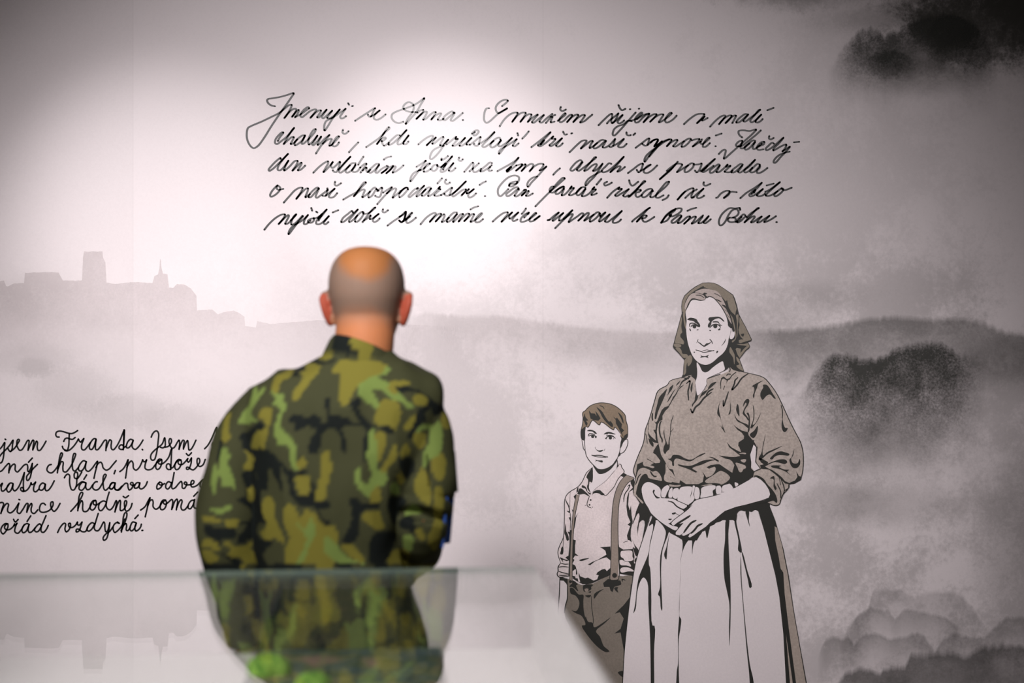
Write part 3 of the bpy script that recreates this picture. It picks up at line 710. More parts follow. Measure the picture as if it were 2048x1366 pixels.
INK_B = '''
R 0 845 8.192
-20,450 30,400 78,328 72,400 65,500 50,600 25,655 -10,665
-10,560 30,510 100,440 160,370 215,290 205,370 200,430 175,475 150,460 130,425
85,272 95,280
180,470 240,420 300,330 320,290 305,275 285,290 275,360 295,420 325,455 360,445 410,370 455,295 475,295 470,370 460,455
465,440 500,360 540,290 555,300 545,380 538,450
540,440 570,370 600,305 615,325 610,400 625,455 655,455 700,400 755,305
970,238 935,235 915,205 925,160 970,140 1040,150 1120,175 1180,180 1230,160 1272,132
1135,190 1132,290 1125,390 1100,455 1065,450 1035,425 1022,390
1045,310 1065,270 1100,255 1150,270 1190,275 1232,245
1060,455 1090,465 1140,450 1210,385 1270,300 1285,270 1300,300 1320,320 1350,290 1375,262 1345,340 1335,400 1345,440 1380,450 1430,400 1480,330
1575,270 1540,265 1490,320 1465,390 1475,435 1505,440 1545,380 1575,275 1565,370 1570,440 1600,445 1650,390 1720,290 1745,295 1740,380 1735,460
1740,420 1770,340 1800,285 1825,300 1820,380 1830,435 1860,445 1910,390 1970,280 2035,120
2040,125 2035,250 2020,445
R 200 845 8.192
395,120 390,250 380,440 375,440
380,440 340,440 312,420 320,385 350,365 380,380 385,420
385,420 420,390
545,290 500,275 460,310 435,370 435,410 465,415 510,370 545,295 525,370 540,420 580,440 630,400 680,330 705,288
692,440 700,448
R 200 845 8.192
840,240 860,190 900,145 935,140 960,180 955,290 940,420 920,530 890,610 850,615 830,580 840,520 890,460 950,410 1020,350 1060,250 1070,330 1065,390 1030,415 990,405
1065,405 1120,390 1170,320 1165,270 1145,265 1130,310 1145,370 1180,420 1215,410 1270,320 1295,290 1305,330 1295,440
1300,420 1330,340 1360,290 1380,300 1370,370 1368,435
1370,420 1410,330 1435,295 1445,340 1450,400 1460,450 1490,440 1530,380 1572,290
1715,430 1770,370 1840,240 1912,80 1905,200 1900,350 1890,420 1860,410 1840,380 1850,335 1885,325
# line2
R 0 845 8.192
-20,810 30,790 90,720 145,670 160,690 150,760 145,825
150,790 190,710 235,680 250,700 250,780 285,810 330,770 400,695 440,685 455,720 455,790 470,805 500,760 530,670
530,670 525,760 510,840 490,910 455,950 440,940 440,880 480,830 540,760 615,685
468,650 530,582
840,688 810,695 780,730 770,780 800,815 845,825 900,780 960,690 1000,590 1025,510 1005,498 985,540 965,650 940,825
945,780 980,690 1010,640 1035,650 1030,740 1040,800 1080,810 1130,760 1180,680 1230,560 1240,515 1215,508 1195,560 1185,700 1200,780 1230,795 1290,730
1410,640 1370,625 1320,670 1285,750 1300,790 1340,790 1390,720 1415,640 1400,720 1410,780 1450,800 1510,750 1560,680 1595,635
1600,635 1585,720 1560,820 1540,915
1570,740 1610,670 1650,650 1675,680 1690,740 1740,780 1790,760 1850,690 1905,625
1890,785 1870,840
R 200 845 8.192
325,805 380,760 430,680 460,610 450,690 435,800 420,910
440,740 480,660 515,630 540,660 550,750 590,780 640,740 690,640 700,610 715,640 740,640 765,610 740,690 740,750 780,775 850,760 900,700 960,620
1010,605 970,600 925,660 915,740 940,770 980,745 1010,670 1010,610 960,650 965,675 1010,680 1070,640 1130,560 1170,440 1180,445
1175,430 1170,560 1160,770
1160,765 1120,770 1090,740 1095,690 1125,675 1150,700 1160,740 1190,740 1230,680 1270,620
1330,615 1290,605 1245,650 1225,720 1245,770 1280,765 1320,710 1335,640 1310,615 1280,645 1290,680 1340,690 1400,640 1440,590 1430,620 1450,650 1500,580
1500,580 1490,680 1450,765 1420,765 1420,735 1450,735 1490,765 1530,775 1590,720 1635,640 1625,590 1600,590 1590,640 1605,700 1640,720 1690,690 1725,605
1415,510 1450,540 1500,495
# line3
R 0 845 8.192
-20,1060 40,995 20,1060 30,1120 60,1120 110,1070 150,1010
215,1000 175,990 130,1030 110,1100 140,1140 180,1110 215,1010 210,1080 240,1120 290,1080 350,960 400,820
400,820 385,960 385,1130
380,1130 345,1110 340,1075 370,1065 385,1090 400,1125 450,1100 500,1020 510,985 520,1015 550,1010 585,975 555,1050 555,1120 585,1135 640,1090
740,1010 700,990 650,1040 645,1095 680,1110 720,1080 745,1010 740,1080 755,1115 790,1110 840,1050 890,955
1055,905 1080,865 1110,845 1140,865 1140,960 1150,1040 1175,1100 1210,1105 1250,1040 1260,920
1260,920 1225,910 1215,860 1230,820 1260,815 1275,850 1265,920 1300,880 1340,810
1250,1050 1300,1000 1350,970 1410,990
1400,985 1350,980 1300,1040 1300,1095 1340,1110 1390,1060 1410,990 1405,1060 1430,1100 1470,1090 1520,1020
1375,930 1420,858
1595,970 1570,970 1530,1010 1520,1070 1560,1105 1610,1095 1660,1030 1720,910 1740,860 1720,848 1695,880 1690,1000 1705,1090 1730,1110 1790,1060
1885,990 1850,985 1805,1030 1800,1080 1830,1090 1870,1050 1890,990 1875,1050 1890,1095 1930,1105 2000,1040
R 200 845 8.192
240,990 200,985 165,1030 160,1080 190,1090 230,1050 250,990 240,1060 255,1100 310,1105 370,1040 420,995 450,1000 460,1060 480,1105 520,1080 545,1010 535,985 510,985 500,1010 540,1030 570,1020
655,990 610,985 575,1020 565,1070 600,1075 640,1040 655,990 640,1040 660,1085 700,1080 750,1030 775,970
980,975 945,1010 930,1060 940,1090 990,1070 1020,1020 1005,985 975,980 965,1005 1000,1025 1060,1000
1165,985 1120,970 1080,1020 1080,1070 1110,1090 1150,1050 1175,980
1215,820 1190,960 1175,1060 1190,1085 1230,1070 1290,1000 1330,965 1345,1000 1350,1070 1380,1080 1420,1020 1420,985 1395,975 1380,1000 1410,1020 1470,1020
1470,1020 1530,1000 1540,960 1510,950 1490,990 1500,1050 1530,1055 1590,1030 1650,970 1690,935 1740,940
1690,935 1650,980 1640,1040 1665,1065 1720,1055
# line4
R 0 950 8.192
-20,460 40,450 60,470 40,540 15,630
20,610 70,510 115,465 140,480 125,560 130,600 170,620 230,580 310,460
310,460 290,540 285,610 320,630 370,570 440,465 460,470 450,530 440,610
445,590 480,510 515,465 525,490 510,560 520,610 560,630 620,570
310,400 325,405
745,490 720,465 680,470 650,530 655,590 690,610 750,605 820,570 870,490 865,440 840,445 830,490 850,560 885,595 930,560 985,465
1160,595 1220,530 1290,440 1350,330 1355,290 1330,285 1300,340 1285,450 1275,585
1280,550 1310,460 1340,420 1355,450 1355,560 1370,595 1420,595 1460,550 1500,470
1570,420 1530,420 1485,480 1480,550 1510,575 1550,550 1580,470 1565,415 1530,440 1535,480 1580,490 1630,460
R 180 950 8.192
265,440 220,425 160,460 140,530 160,580 190,580 240,520 270,450
315,280 280,400 265,500 290,555 330,570 380,520 430,420 440,440 430,500 408,605
415,580 450,480 490,415 500,430 495,530 500,580 540,575 590,500 600,430 580,420 565,450 570,530 590,590 630,580 670,530 690,465
545,350 580,372 632,338
830,575 900,520 950,430 985,370 960,450 930,580 905,685
945,510 985,420 1020,405 1035,440 1035,520 1080,560 1130,530 1190,430
1240,410 1200,410 1155,480 1160,560 1200,565 1240,520 1250,430 1220,420 1200,450 1230,480 1280,450 1340,400 1355,420 1340,565
1350,540 1390,430 1425,395 1435,420 1415,570
1420,540 1460,440 1495,405 1510,430 1490,520 1510,570 1550,570 1610,500
1700,410 1660,420 1615,480 1610,540 1640,555 1690,490 1715,400 1700,480 1710,535 1760,550
1700,348 1765,280
# line5
R 0 950 8.192
130,800 90,795 30,850 15,920 50,965 90,930 130,850 125,800 90,820 75,865 105,895 160,890 220,840 240,800 230,830 280,790
280,790 250,860 245,930 290,955 340,910 400,810
480,810 440,795 380,840 360,910 380,945 430,920 475,820 460,890 480,940 520,930 580,860
680,830 650,800 590,850 565,900 590,930 630,920 680,840
755,665 710,770 675,860 680,930 715,938 760,890 792,825
222,725 250,770 298,728
445,760 505,668
945,942 985,860 1050,790 1075,800 1065,890 1085,930 1120,910 1155,840 1150,790 1125,800 1135,850 1180,860 1240,820 1270,770 1270,810 1300,820 1345,770
1345,770 1330,830 1290,920 1250,930 1255,890 1300,890 1340,925 1400,925 1440,850
1550,800 1510,780 1450,830 1425,890 1450,920 1500,890 1560,790
1610,630 1570,760 1545,870 1570,910 1610,910 1650,860 1700,770 1715,790 1720,870 1735,930 1760,920 1800,780
1800,780 1780,930 1740,1050 1700,1068 1690,1030 1730,970 1800,920 1850,850
1950,790 1910,780 1860,830 1855,890 1880,940 1930,910 1990,840 2048,720
R 180 950 8.192
480,790 450,770
510,910 570,780 605,660 600,620 575,620 550,680 535,800 515,935
525,890 555,820 590,795 600,830 595,900 620,910 660,860
750,780 700,770 665,830 655,890 680,915 725,880 760,785 735,860 750,915 790,900 830,850 842,805
735,715 790,655
850,908 866,906
'''
ART = '''
@boy
R 1105 1150 6.322
trousers t f 190,50 330,110 370,125 520,100 720,10 1000,20 1100,0 1000,500 940,1000 890,1366 900,2700 300,2700 350,1366 280,800 150,500 170,400 185,250
trousers k f 225,160 260,165 330,245 390,250 390,330 395,440 420,550 450,590 500,620 530,660 640,600 735,535 660,610 550,710 600,780 630,860 650,900 720,965 680,975 640,960 560,900 440,760 370,640 415,630 370,520 290,480 240,445 300,455 340,350 290,260 230,235
trousers k f 255,60 310,105 320,120 300,130 325,205 250,150 215,150 235,110
trousers k f 390,130 515,125 490,150 490,180 420,210 395,205
trousers u c 430,185 25
trousers k s1.2 412,175 430,163 445,172
trousers k f 530,235 650,175 590,220 525,300
trousers k g 640,100 700,50 860,70 870,110 862,125 780,150 760,215 735,200 720,150 650,150
trousers k f 780,160 830,155 820,180 832,222 790,190
trousers k g 1000,250 900,380 785,490 850,470 900,550 860,680 780,740 860,725 900,950 890,1366 950,1000 980,500 1000,300
trousers k g 990,130 1010,0 1060,0 1010,300 975,290
trousers k s1.4 490,270 495,400 515,560 510,640
trousers k f 410,260 490,255 460,285
trousers k f 450,215 490,205 480,225
trousers k f 420,520 450,590 500,600 515,650 430,640
trousers k f 825,1230 890,1215 888,1290
trousers t f 865,60 880,20 1000,10 1010,50 1000,115 940,125 870,105
trousers k s2 920,65 880,55 885,80
forearm s f 95,65 140,70 180,110 187,250 180,340 160,400 130,700 70,700 85,300
forearm k s2 93,20 88,200 75,400 60,700
forearm k s2.2 187,130 187,300 165,380 150,480
forearm k g 90,25 190,45 195,160 175,110 140,72 95,68
R 1105 920 8.539
shirt w g 690,120 630,170 580,220 500,380 430,460 300,540 240,600 210,680 205,900 197,1195 184,1326 114,1484 92,1580 114,1685 140,1755 96,1825 96,1895 79,1948 114,1996 280,1983 289,2026 490,2122 700,2105 962,1965 1137,1939 1400,1895 1479,1554 1536,1370 1536,900 1480,720 1400,600 1400,430 1390,310 1270,250 1225,200 1165,75 1105,72 1095,100 1000,240 900,360 740,480 660,560 620,440 680,370 690,200
shirt k s1.6 690,120 630,170 580,220 500,380 430,460 300,540 240,600 210,680 205,900 197,1195 184,1326 114,1484 92,1580 114,1685 140,1755
shirt k s1.5 1105,72 1165,75 1180,120 1225,200 1170,260 1110,340 1050,460 980,540 910,605 860,590
shirt k s1.5 1100,130 1000,250 900,360 740,480 680,550
shirt k f 690,130 690,360 675,385 635,370 610,420 605,330 578,295 630,190
shirt k f 630,380 620,470 655,560 600,500 590,440
shirt k f 505,430 555,450 585,490 600,540 660,575 640,590 580,530 560,490 500,465
shirt k f 430,560 455,490 490,485 550,530 620,600 625,620 540,580 450,590 420,570
shirt k f 690,550 750,515 810,515 850,550 890,590 840,600 790,570 730,565 690,580 680,610
shirt k g 1105,75 1140,95 1105,125
shirt k g 1210,215 1270,250 1220,295 1160,270
shirt k s1.6 632,610 590,775 660,820
shirt k c 652,682 15
shirt k c 632,765 15
shirt k c 560,775 7
shirt k c 680,805 8
shirt k g 420,480 445,460 435,540 410,560 410,520
shirt k g 410,575 385,680 360,620
shirt k s1.4 300,545 295,800
shirt k f 215,660 240,700 290,800 295,905 240,865 280,870 265,790 235,730
shirt k g 330,840 360,860 350,915
shirt k g 275,980 310,975 305,1045
shirt k s1.4 300,900 310,1000 300,1200
shirt k f 435,905 410,960 395,1050 370,1180 375,1050 390,980
shirt k f 225,1080 237,1220 275,1366 250,1380 215,1280 205,1250
shirt k g 255,1220 300,1230 320,1380 290,1380 285,1280
shirt k g 1330,350 1390,315 1415,440 1385,500 1310,545 1300,660 1290,760 1320,860 1340,770 1350,940 1370,1050 1340,1180 1330,1366 1285,1366 1270,1290 1325,1130 1282,1105 1330,1060 1280,940 1262,800 1270,640 1305,540 1370,470 1335,400
shirt k g 1480,740 1537,740 1537,1000 1490,1060 1465,1120 1450,1290 1447,1150 1490,950 1470,890 1430,960 1370,1100 1365,1080 1410,950 1425,880
shirt k s2 1280,450 1320,425 1290,500 1240,570 1220,640 1217,715
R 1105 1060 9.756
shirt k g 415,0 400,180 455,200 440,300 440,450 510,505 440,495 400,560 430,580 395,640 380,640 380,0
shirt k f 385,670 440,690 470,780 480,860 460,870 450,760 390,800
shirt k g 335,0 365,0 340,600 330,900 310,900 320,600 310,590 250,530 310,500 330,300
shirt k f 240,0 290,60 320,190 300,205 270,100 240,90
shirt k f 170,350 205,320 200,470 150,470 165,390
shirt k s1.6 215,130 205,330
shirt k f 140,530 240,570 310,590 280,605 200,580 210,630 180,590
shirt k s2 160,640 110,720 110,800 90,860 130,915 320,895
shirt k s1.8 110,725 200,712 310,722
shirt k s1.8 120,805 200,830 310,855
shirt k s1.8 165,645 240,665 310,662
shirt k s1.8 130,880 220,885 310,870
shirt k f 520,590 590,560 720,550 640,580 560,605
shirt k g 690,670 780,620 880,580 1050,480 1030,400 960,350 920,335 1130,320 1140,600 1050,530 950,560 830,610 735,685
shirt k g 510,825 540,900 640,940 690,925 800,985 870,960 900,880 850,870 880,820 960,770 1020,755 1060,800 1125,740 1125,880 1000,930 800,1030 680,1055 590,1055 500,1010 400,950 390,890 440,900 450,940 490,940 505,1010 540,1010 515,900
shirt k g 1285,230 1300,330 1380,380 1560,370 1570,330 1690,420 1640,640 1600,900 1300,850 1285,600
shirt w f 1335,420 1400,402 1550,410 1560,520 1580,570 1540,600 1400,595 1390,560 1335,520
shirt w f 1300,600 1350,580 1410,610 1480,620 1530,710 1440,690 1330,680
shirt w f 1320,780 1350,735 1480,730 1595,805 1480,805 1345,828
shirt w f 1565,340 1620,500 1655,525 1610,560 1600,620 1630,640 1595,650 1590,590 1600,520
shirt k g 1490,0 1530,0 1525,120 1545,240 1500,200 1470,190 1475,130 1450,110
shirt k s1.8 1385,240 1470,212
shirt k f 1555,180 1600,280 1680,400 1650,440 1610,430 1610,350
R 1105 920 8.539
suspender u g 1265,255 1395,310 1300,380 1230,470 1170,600 1135,750 1120,1000 1118,1195 1124,1500 1124,2035 1060,2050 985,2042 990,1900 1000,1500 1003,1195 1012,1000 1030,760 1070,560 1140,390 1210,300
suspender k s1.4 1265,255 1395,310 1300,380 1230,470 1170,600 1135,750 1120,1000 1118,1195 1124,1500 1124,2035 1060,2050 985,2042 990,1900 1000,1500 1003,1195 1012,1000 1030,760 1070,560 1140,390 1210,300 1265,255
suspender k c 1059,1969 42
suspender2 u g 405,590 460,595 420,770 385,950 362,1195 345,1500 337,2110 310,2120 290,2090 290,2050 305,1500 325,1195 345,950 375,740
suspender2 k s1.2 405,590 375,740 345,950 325,1195 305,1500 290,2050
suspender2 k s1.2 460,595 420,770 385,950 362,1195 345,1500 337,2110
suspender2 k c 308,2075 26
R 1140 795 8.279
face s f 250,720 245,600 260,490 300,490 370,375 410,395 485,455 520,405 720,535 740,490 840,610 850,680 835,780 830,860 800,960 770,1050 700,1110 600,1170 500,1185 430,1160 370,1100 310,1030 265,950
R 1105 920 8.539
face s f 690,110 780,230 830,240 920,210 1020,130 1095,20 1100,130 1040,200 900,360 740,480 660,560 625,440 680,370 690,200
R 1140 795 8.279
face k f 380,1120 440,1165 500,1185 600,1170 700,1110 775,1010 775,1050 730,1120 660,1200 560,1255 490,1265 450,1240 410,1180
face s f 195,690 235,710 250,880 225,850 210,780
face s f 915,700 945,690 958,730 940,820 890,900 840,930 825,900 840,840 900,760 940,725
face k s1.5 195,690 210,780 225,850 250,880 270,960 310,1030 370,1100 440,1165
face k s1.3 235,700 245,800 250,880
face k s1.5 915,700 945,690 958,730 940,820 890,900 840,930
face k s1.3 835,780 825,880 800,960 775,1030
face k s1.5 775,1010 785,1100 775,1170
face k f 820,905 840,935 790,985
face k f 280,555 320,533 400,550 445,600 415,600 370,565
face k f 558,610 600,575 670,572 755,610 680,605 630,600 600,640 610,610
face k s2 300,635 320,600 360,600 410,615
face k s2 310,640 350,622 400,630 440,650
face k c 375,645 26
face k f 410,650 440,640 430,675
face k s2 585,680 620,650 660,640 710,645 750,675
face k s1.8 600,635 660,625 720,640
face k c 668,668 27
face k f 580,680 605,665 605,690
face k f 715,680 728,672 722,692
face k f 430,855 470,875 520,870 550,865 530,890 490,900 450,880
face k s1.3 415,820 420,850
face k s1.3 580,850 562,878
face k s1.8 355,952 400,960 450,955 520,960 570,975 625,985
face k s1.3 370,960 440,980 530,985 600,990
face k f 415,1025 450,1040 540,1045 535,1075 450,1050 415,1055 430,1040
face k f 600,975 628,978 620,992
hair r f 275,190 330,140 410,105 500,88 590,92 680,110 770,155 850,220 910,290 925,380 950,470 955,560 950,650 920,690 880,740 840,830 835,750 850,680 830,630 840,600 740,490 720,535 520,405 485,455 410,395 370,375 300,490 265,480 250,530 245,640 240,710 195,690 180,560 205,450 215,350 210,250 255,215
hair k s1.5 240,710 195,690 180,560 205,450 215,350 210,250 255,215 275,190 330,140 410,105 500,88 590,92 680,110 770,155 850,220 910,290 925,380 950,470 955,560 950,650 920,690
hair k s1.5 840,600 740,490 720,535 520,405 485,455 410,395 370,375 300,490 265,480
hair k f 200,520 255,480 250,560 240,710 195,690 178,570 190,530
hair k f 225,320 245,265 255,320 300,380 270,385 290,430 270,470 235,400 215,360
hair k g 310,210 350,260 410,265 440,310 420,220 460,270 505,345 470,385 400,375 340,350 325,290
hair k f 440,160 530,230 590,330 650,400 665,390 710,450 700,490 620,430 550,350 490,240
hair k g 710,310 760,350 775,330 860,440 850,500 895,545 860,580 885,660 850,600 800,500 760,430 755,370
hair k f 795,245 860,310 885,400 880,430 840,340
hair k s1.5 490,135 540,150 565,185
hair k f 950,600 950,650 920,690 880,740 840,830 835,750 850,680 830,630 880,670 900,630
@woman
R 1220 1040 4.19
skirt a g 330,0 700,0 1320,0 1450,400 1560,900 1640,1366 1740,2300 60,2300 105,1366 120,1100 150,800 175,600 215,350 270,170
skirt k s1.5 330,0 270,170 215,350 175,600 150,800 120,1100 105,1366 60,2300
skirt k f 345,0 380,0 360,100 330,240 325,370 335,400 345,620 355,880 372,885 368,1100 370,1366 370,2300 340,2300 340,1366 335,1000 320,700 312,520 280,480 250,520 225,620 215,740 195,780 210,700 220,600 240,480 280,380 320,280 335,180 360,60 355,30 325,50
skirt k f 410,0 465,40 490,90 440,250 428,400 430,560 435,760 425,740 415,640 402,625 418,560 420,300 460,150 465,90
skirt k f 497,110 480,230 470,330 452,290 470,230
skirt k f 545,90 560,130 600,160 605,250 590,330 588,500 580,800 595,830 590,900 575,1000 575,1260 580,2300 555,2300 558,1270 568,1200 568,950 578,800 586,500 592,330 612,250 640,190 680,150 686,290 700,200 740,130 790,75 810,150 825,100 830,60 880,30 880,0 700,60 600,120
R 1400 1000 3.732
skirt k f 0,240 60,190 140,110 190,75 330,40 460,5 500,0 520,40 500,100 435,80 410,70 385,85 360,80 330,80 300,75 275,100 262,160 240,145 215,148 195,155 180,145 150,160 130,165 90,170 68,200 50,220 30,220 0,260
skirt k f 62,190 72,200 66,230 52,285 48,220
skirt k f 195,140 215,140 210,250 215,400 225,600 228,750 225,950 219,1090 215,950 218,780 200,680 180,580 175,400 185,300
skirt k f 255,140 275,105 270,160 290,260 310,390 300,390 305,450 310,600 330,850 370,1220 400,1366 410,2250 380,2250 370,1366 345,1100 320,800 300,550 296,390 283,375 285,300
skirt k f 308,380 320,400 350,520 385,645 370,655 355,590
skirt k f 340,80 362,80 362,140 370,200 352,140
skirt k g 430,70 470,0 515,35 560,150 620,360 660,560 700,830 740,1060 795,1366 900,2250 660,2250 640,1366 620,1000 590,720 560,560 520,400 480,240
skirt d g 555,195 572,205 608,330 653,560 695,830 735,1060 788,1366 880,2250 730,2250 715,1366 660,950 630,700 620,540 600,510 585,420 560,300
skirt d g 540,325 560,380 582,480 600,620 640,1000 690,1366 700,2250 690,2250 670,1366 640,1000 600,700 570,520 545,400
R 1230 720 3.595
blouse l g 480,125 395,150 375,180 310,220 282,300 262,370 240,440 218,500 205,590 165,690 138,765 132,800 148,850 135,905 135,965 165,975 205,1030 230,1000 300,900 520,905 700,900 860,890 985,835 1020,850 1080,900 1110,960 1090,1020 1150,1045 1180,1035 1200,975 1245,920 1250,890 1330,850 1345,810 1352,690 1335,600 1290,510 1250,430 1200,320 1160,240 1110,170 1065,125 960,95 890,80 820,45 815,80 760,105 660,135 658,190 640,220 600,255 580,240 575,180 590,100 560,95
blouse k s1.8 490,122 395,150 375,180 310,220 282,300 262,370 240,440 218,500 205,590 165,690 138,765 132,800 148,850 135,905 135,965 165,975 205,1030
blouse k s1.8 890,80 960,95 1065,125 1110,170 1160,240 1200,320 1250,430 1290,510 1335,600 1352,690 1345,810 1330,850 1250,890 1245,920 1200,975 1180,1035 1150,1045 1090,1022
R 1260 730 7.589
blouse k f 560,360 500,420 440,490 410,600 380,720 375,820 390,820 420,720 460,620 500,530 540,430
blouse k f 655,300 600,345 585,400 565,465 590,430 630,375 650,330
blouse k f 690,355 640,420 590,500 562,565 600,520 650,430
blouse k f 760,240 720,270 695,315 730,290
blouse k f 885,180 830,210 780,250 745,320 712,375 760,320 800,260 870,215
blouse k g 820,300 770,320 720,380 680,450 650,480 630,530 580,620 520,640 480,680 440,770 410,850 385,870 362,850 395,900 385,980 350,980 385,1050 385,1110 400,1180 430,1190 400,1240 345,1330 400,1366 470,1366 440,1230 415,1120 405,1000 420,900 450,850 490,830 490,770 530,700 580,650 640,540 700,450 740,370
blouse k f 275,980 285,1040 360,1120 430,1180 345,1165 280,1080
blouse k f 280,1110 300,1190 350,1240 350,1180
blouse k s3 340,735 335,790 342,840
blouse k s3 470,850 450,900 445,1000 460,1080 485,1130 485,1170
blouse k s1.6 275,860 280,980
blouse k s1.5 235,1040 250,1100 260,1195
blouse k f 515,975 505,1020 515,1090 535,1180 510,1240 505,1310 530,1350 555,1310 595,1270 600,1150 610,1060 590,1110 575,1210 550,1160 525,1080
blouse k s1.5 655,765 620,880 612,1000 605,1080
blouse k s1.5 655,965 620,1010
blouse k s3 855,280 905,240 895,330 878,400 888,530
blouse k f 945,260 920,320 915,370 930,415 945,340
blouse k f 990,260 1000,340 1010,440 1030,465 1015,530 960,600 945,635 938,600 975,545 985,480 998,400 998,330
blouse k g 800,190 870,165 890,190 985,115 1010,120 1015,190 990,260 985,215 920,165 885,215 840,215
blouse k s1.6 1366,135 1220,190 1160,215 1160,280 1110,380 1030,465
blouse k f 1310,255 1230,280 1185,340 1175,370 1090,420 1050,520 1075,480 1130,440 1180,380 1250,320
blouse k s3 1260,360 1190,400 1155,450
blouse k s3.5 1230,415 1120,500 1050,590 990,640 945,720 918,668
R 1430 730 7.189
blouse k s1.8 80,340 85,220 120,185 170,215 205,190
blouse k f 80,200 120,165 165,200 215,185 185,220 155,265 165,225 120,195
blouse k s2 165,155 175,132 225,132
blouse k s2 190,10 215,60 205,100
blouse k s1.8 300,100 240,150 200,210
blouse k s3 470,125 380,190 310,290 240,355 275,270 285,220 325,180
blouse k f 690,225 650,235 530,305 555,320 560,380 540,440 555,480 570,400 600,330 620,270
blouse k f 685,285 740,285 780,330 820,400 870,485 845,480 790,425 740,440 680,500 650,450 650,400 690,320
blouse k s3 190,385 150,510 120,590 115,510
blouse k s2.5 135,300 118,350
blouse k f 70,515 45,600 30,700 70,760 100,850 130,930 145,975 110,930 75,870 105,900 85,800 75,740 60,680 55,600
blouse k f 215,535 225,600 215,700 190,715 210,650
blouse k f 320,560 300,640 320,700 345,740 345,660 330,570
blouse k f 400,600 415,530 460,485 490,500 475,570 435,630 420,680 460,740 480,780 475,800 440,750 395,700 420,620 450,560 440,540
blouse k f 450,690 475,685 495,740 500,850 485,960 470,970 475,880 480,800 475,740
blouse k f 275,700 310,770 380,820 470,860 480,910 400,850 310,800
blouse k f 540,565 560,640 560,760 540,860 580,830 655,680 620,780 520,910 505,905 540,800 550,700
blouse k g 255,850 300,890 380,940 470,965 480,1010 530,1070 570,1120 600,1180 600,1260 545,1140 500,1260 495,1400 330,1380 150,1345 50,1300 200,1320 330,1320 360,1305 300,1255 200,1180 165,1105 230,1180 330,1235 440,1278 440,1255 380,1210 330,1160 335,1110 410,1060 415,1020 380,970 320,930
blouse k f 495,1000 560,940 610,870 605,960 580,1020 545,1050
blouse k f 725,985 700,1120 680,1230 690,1300 740,1255 850,1205 965,1160 860,1220 745,1280 680,1340 630,1366 625,1330 660,1270 690,1120
blouse k s2 945,575 965,650 965,780
blouse k f 965,770 955,900 985,960 1015,955 1040,905 1005,900 980,850
R 1420 880 6.83
blouse k f 815,250 840,220 900,170 960,152 1020,165 1080,190 1070,210 1000,205 930,205 880,225 850,260 825,262
blouse k f 745,340 810,310 890,280 960,262 1030,268 1050,300 1020,325 950,310 880,300 800,330 760,350
blouse k f 830,350 970,350 940,365 1010,400 1080,405 1050,425 1100,480 1030,430 930,390 840,370
blouse k f 1145,120 1130,210 1105,250 1125,310 1190,315 1220,255 1225,330 1180,380 1120,370 1080,270 1110,230
blouse k g 660,240 670,275 720,260 790,300 780,330 750,360 780,380 850,410 920,460 980,510 1020,560 1080,585 1150,560 1190,500 1175,425 1210,490 1250,500 1240,540 1150,590 1080,600 1020,590 960,530 880,460 800,400 740,395 690,390 680,340 730,330 690,300
blouse k s2 640,90 630,200 622,300 670,370 685,395
blouse k s2 685,395 600,430 578,500
blouse k g 440,0 600,0 590,60 545,200 560,300 555,380 600,430 575,500 500,560 430,600 330,650 300,640 150,640 0,640 0,340 130,330 200,380 300,445 330,340 300,290 240,240 120,210 320,235 410,215 420,150 385,70 400,30
blouse l f 0,375 60,365 75,390 50,450 0,490
blouse l f 110,425 200,440 270,515 190,590 150,605 60,580 0,560 0,520 60,480
blouse l f 345,310 420,325 480,350 485,380 450,400 430,435 400,435 370,370
blouse l f 415,270 490,265 470,305 430,295
blouse l f 385,190 440,170 490,180 480,192 430,185
blouse a g 592,60 625,100 620,200 612,300 675,385 600,422 560,370 560,300 545,200
blouse k f 590,490 640,480 730,530 770,590 850,680 895,750 915,835 905,855 860,825 790,845 700,860 640,860 790,790 815,740 800,680 750,600 690,540 630,505
blouse k f 815,520 870,490 880,600 905,660 890,680 865,640 862,530
blouse k s2 910,590 960,700 960,790
blouse k s2 940,500 960,610
blouse k s2 960,520 1000,620 1010,690 980,770 955,830
blouse k s1.8 1075,600 1070,650 1010,690
R 1250 880 6.83
blouse k g 165,330 240,297 330,350 395,310 300,260 300,250 410,315 470,310 480,280 385,150 440,60 490,200 560,320 600,390 650,400 690,530 620,495 640,570 740,590 750,545 830,600 1000,600 1060,570 1075,480 1055,430 1110,510 1200,480 1250,400 1298,390 1298,1100 1130,1180 1115,1330 1095,1230 1050,1250 1000,1330 980,1366 790,1366 700,1310 620,1270 600,1250 560,1330 550,1200 430,1080 380,1130 330,1170 370,1040 350,1020 290,1190 240,1366 232,1366 270,1150 265,1100 240,1080 190,1120 165,1310 180,1120 200,1050 190,990 150,1000 185,900 200,860 130,750 125,600 145,480
blouse l f 245,300 300,330 400,365 380,383 310,360 255,350
blouse l f 140,560 160,470 190,400 250,378 330,405 370,430 420,420 470,460 500,555 440,545 320,515 300,470 270,460 225,490 180,590 155,680 150,740 250,855 235,865 140,760 120,755 130,600
blouse k s2.2 215,460 180,500 160,560 140,610
blouse k s3 345,430 370,470 400,495 425,492
blouse l f 555,320 600,400 640,440 690,530 630,500 615,490 640,575 540,555 530,500 550,440
blouse l f 600,605 680,615 760,612 740,632 640,635 605,628
blouse l f 1030,625 1180,597 1190,608 1100,620
blouse k f 580,255 620,250 650,205 690,200 750,210 800,240 870,265 920,260 1000,210 1050,185 1095,175 1060,200 980,235 900,285 850,285 760,260 690,250 665,290 665,350 645,345 635,290 600,265
blouse k f 720,330 800,345 880,350 950,330 1030,290 1100,270 1230,265 1140,290 1050,330 940,365 915,385 980,430 965,440 880,400 800,370 730,345
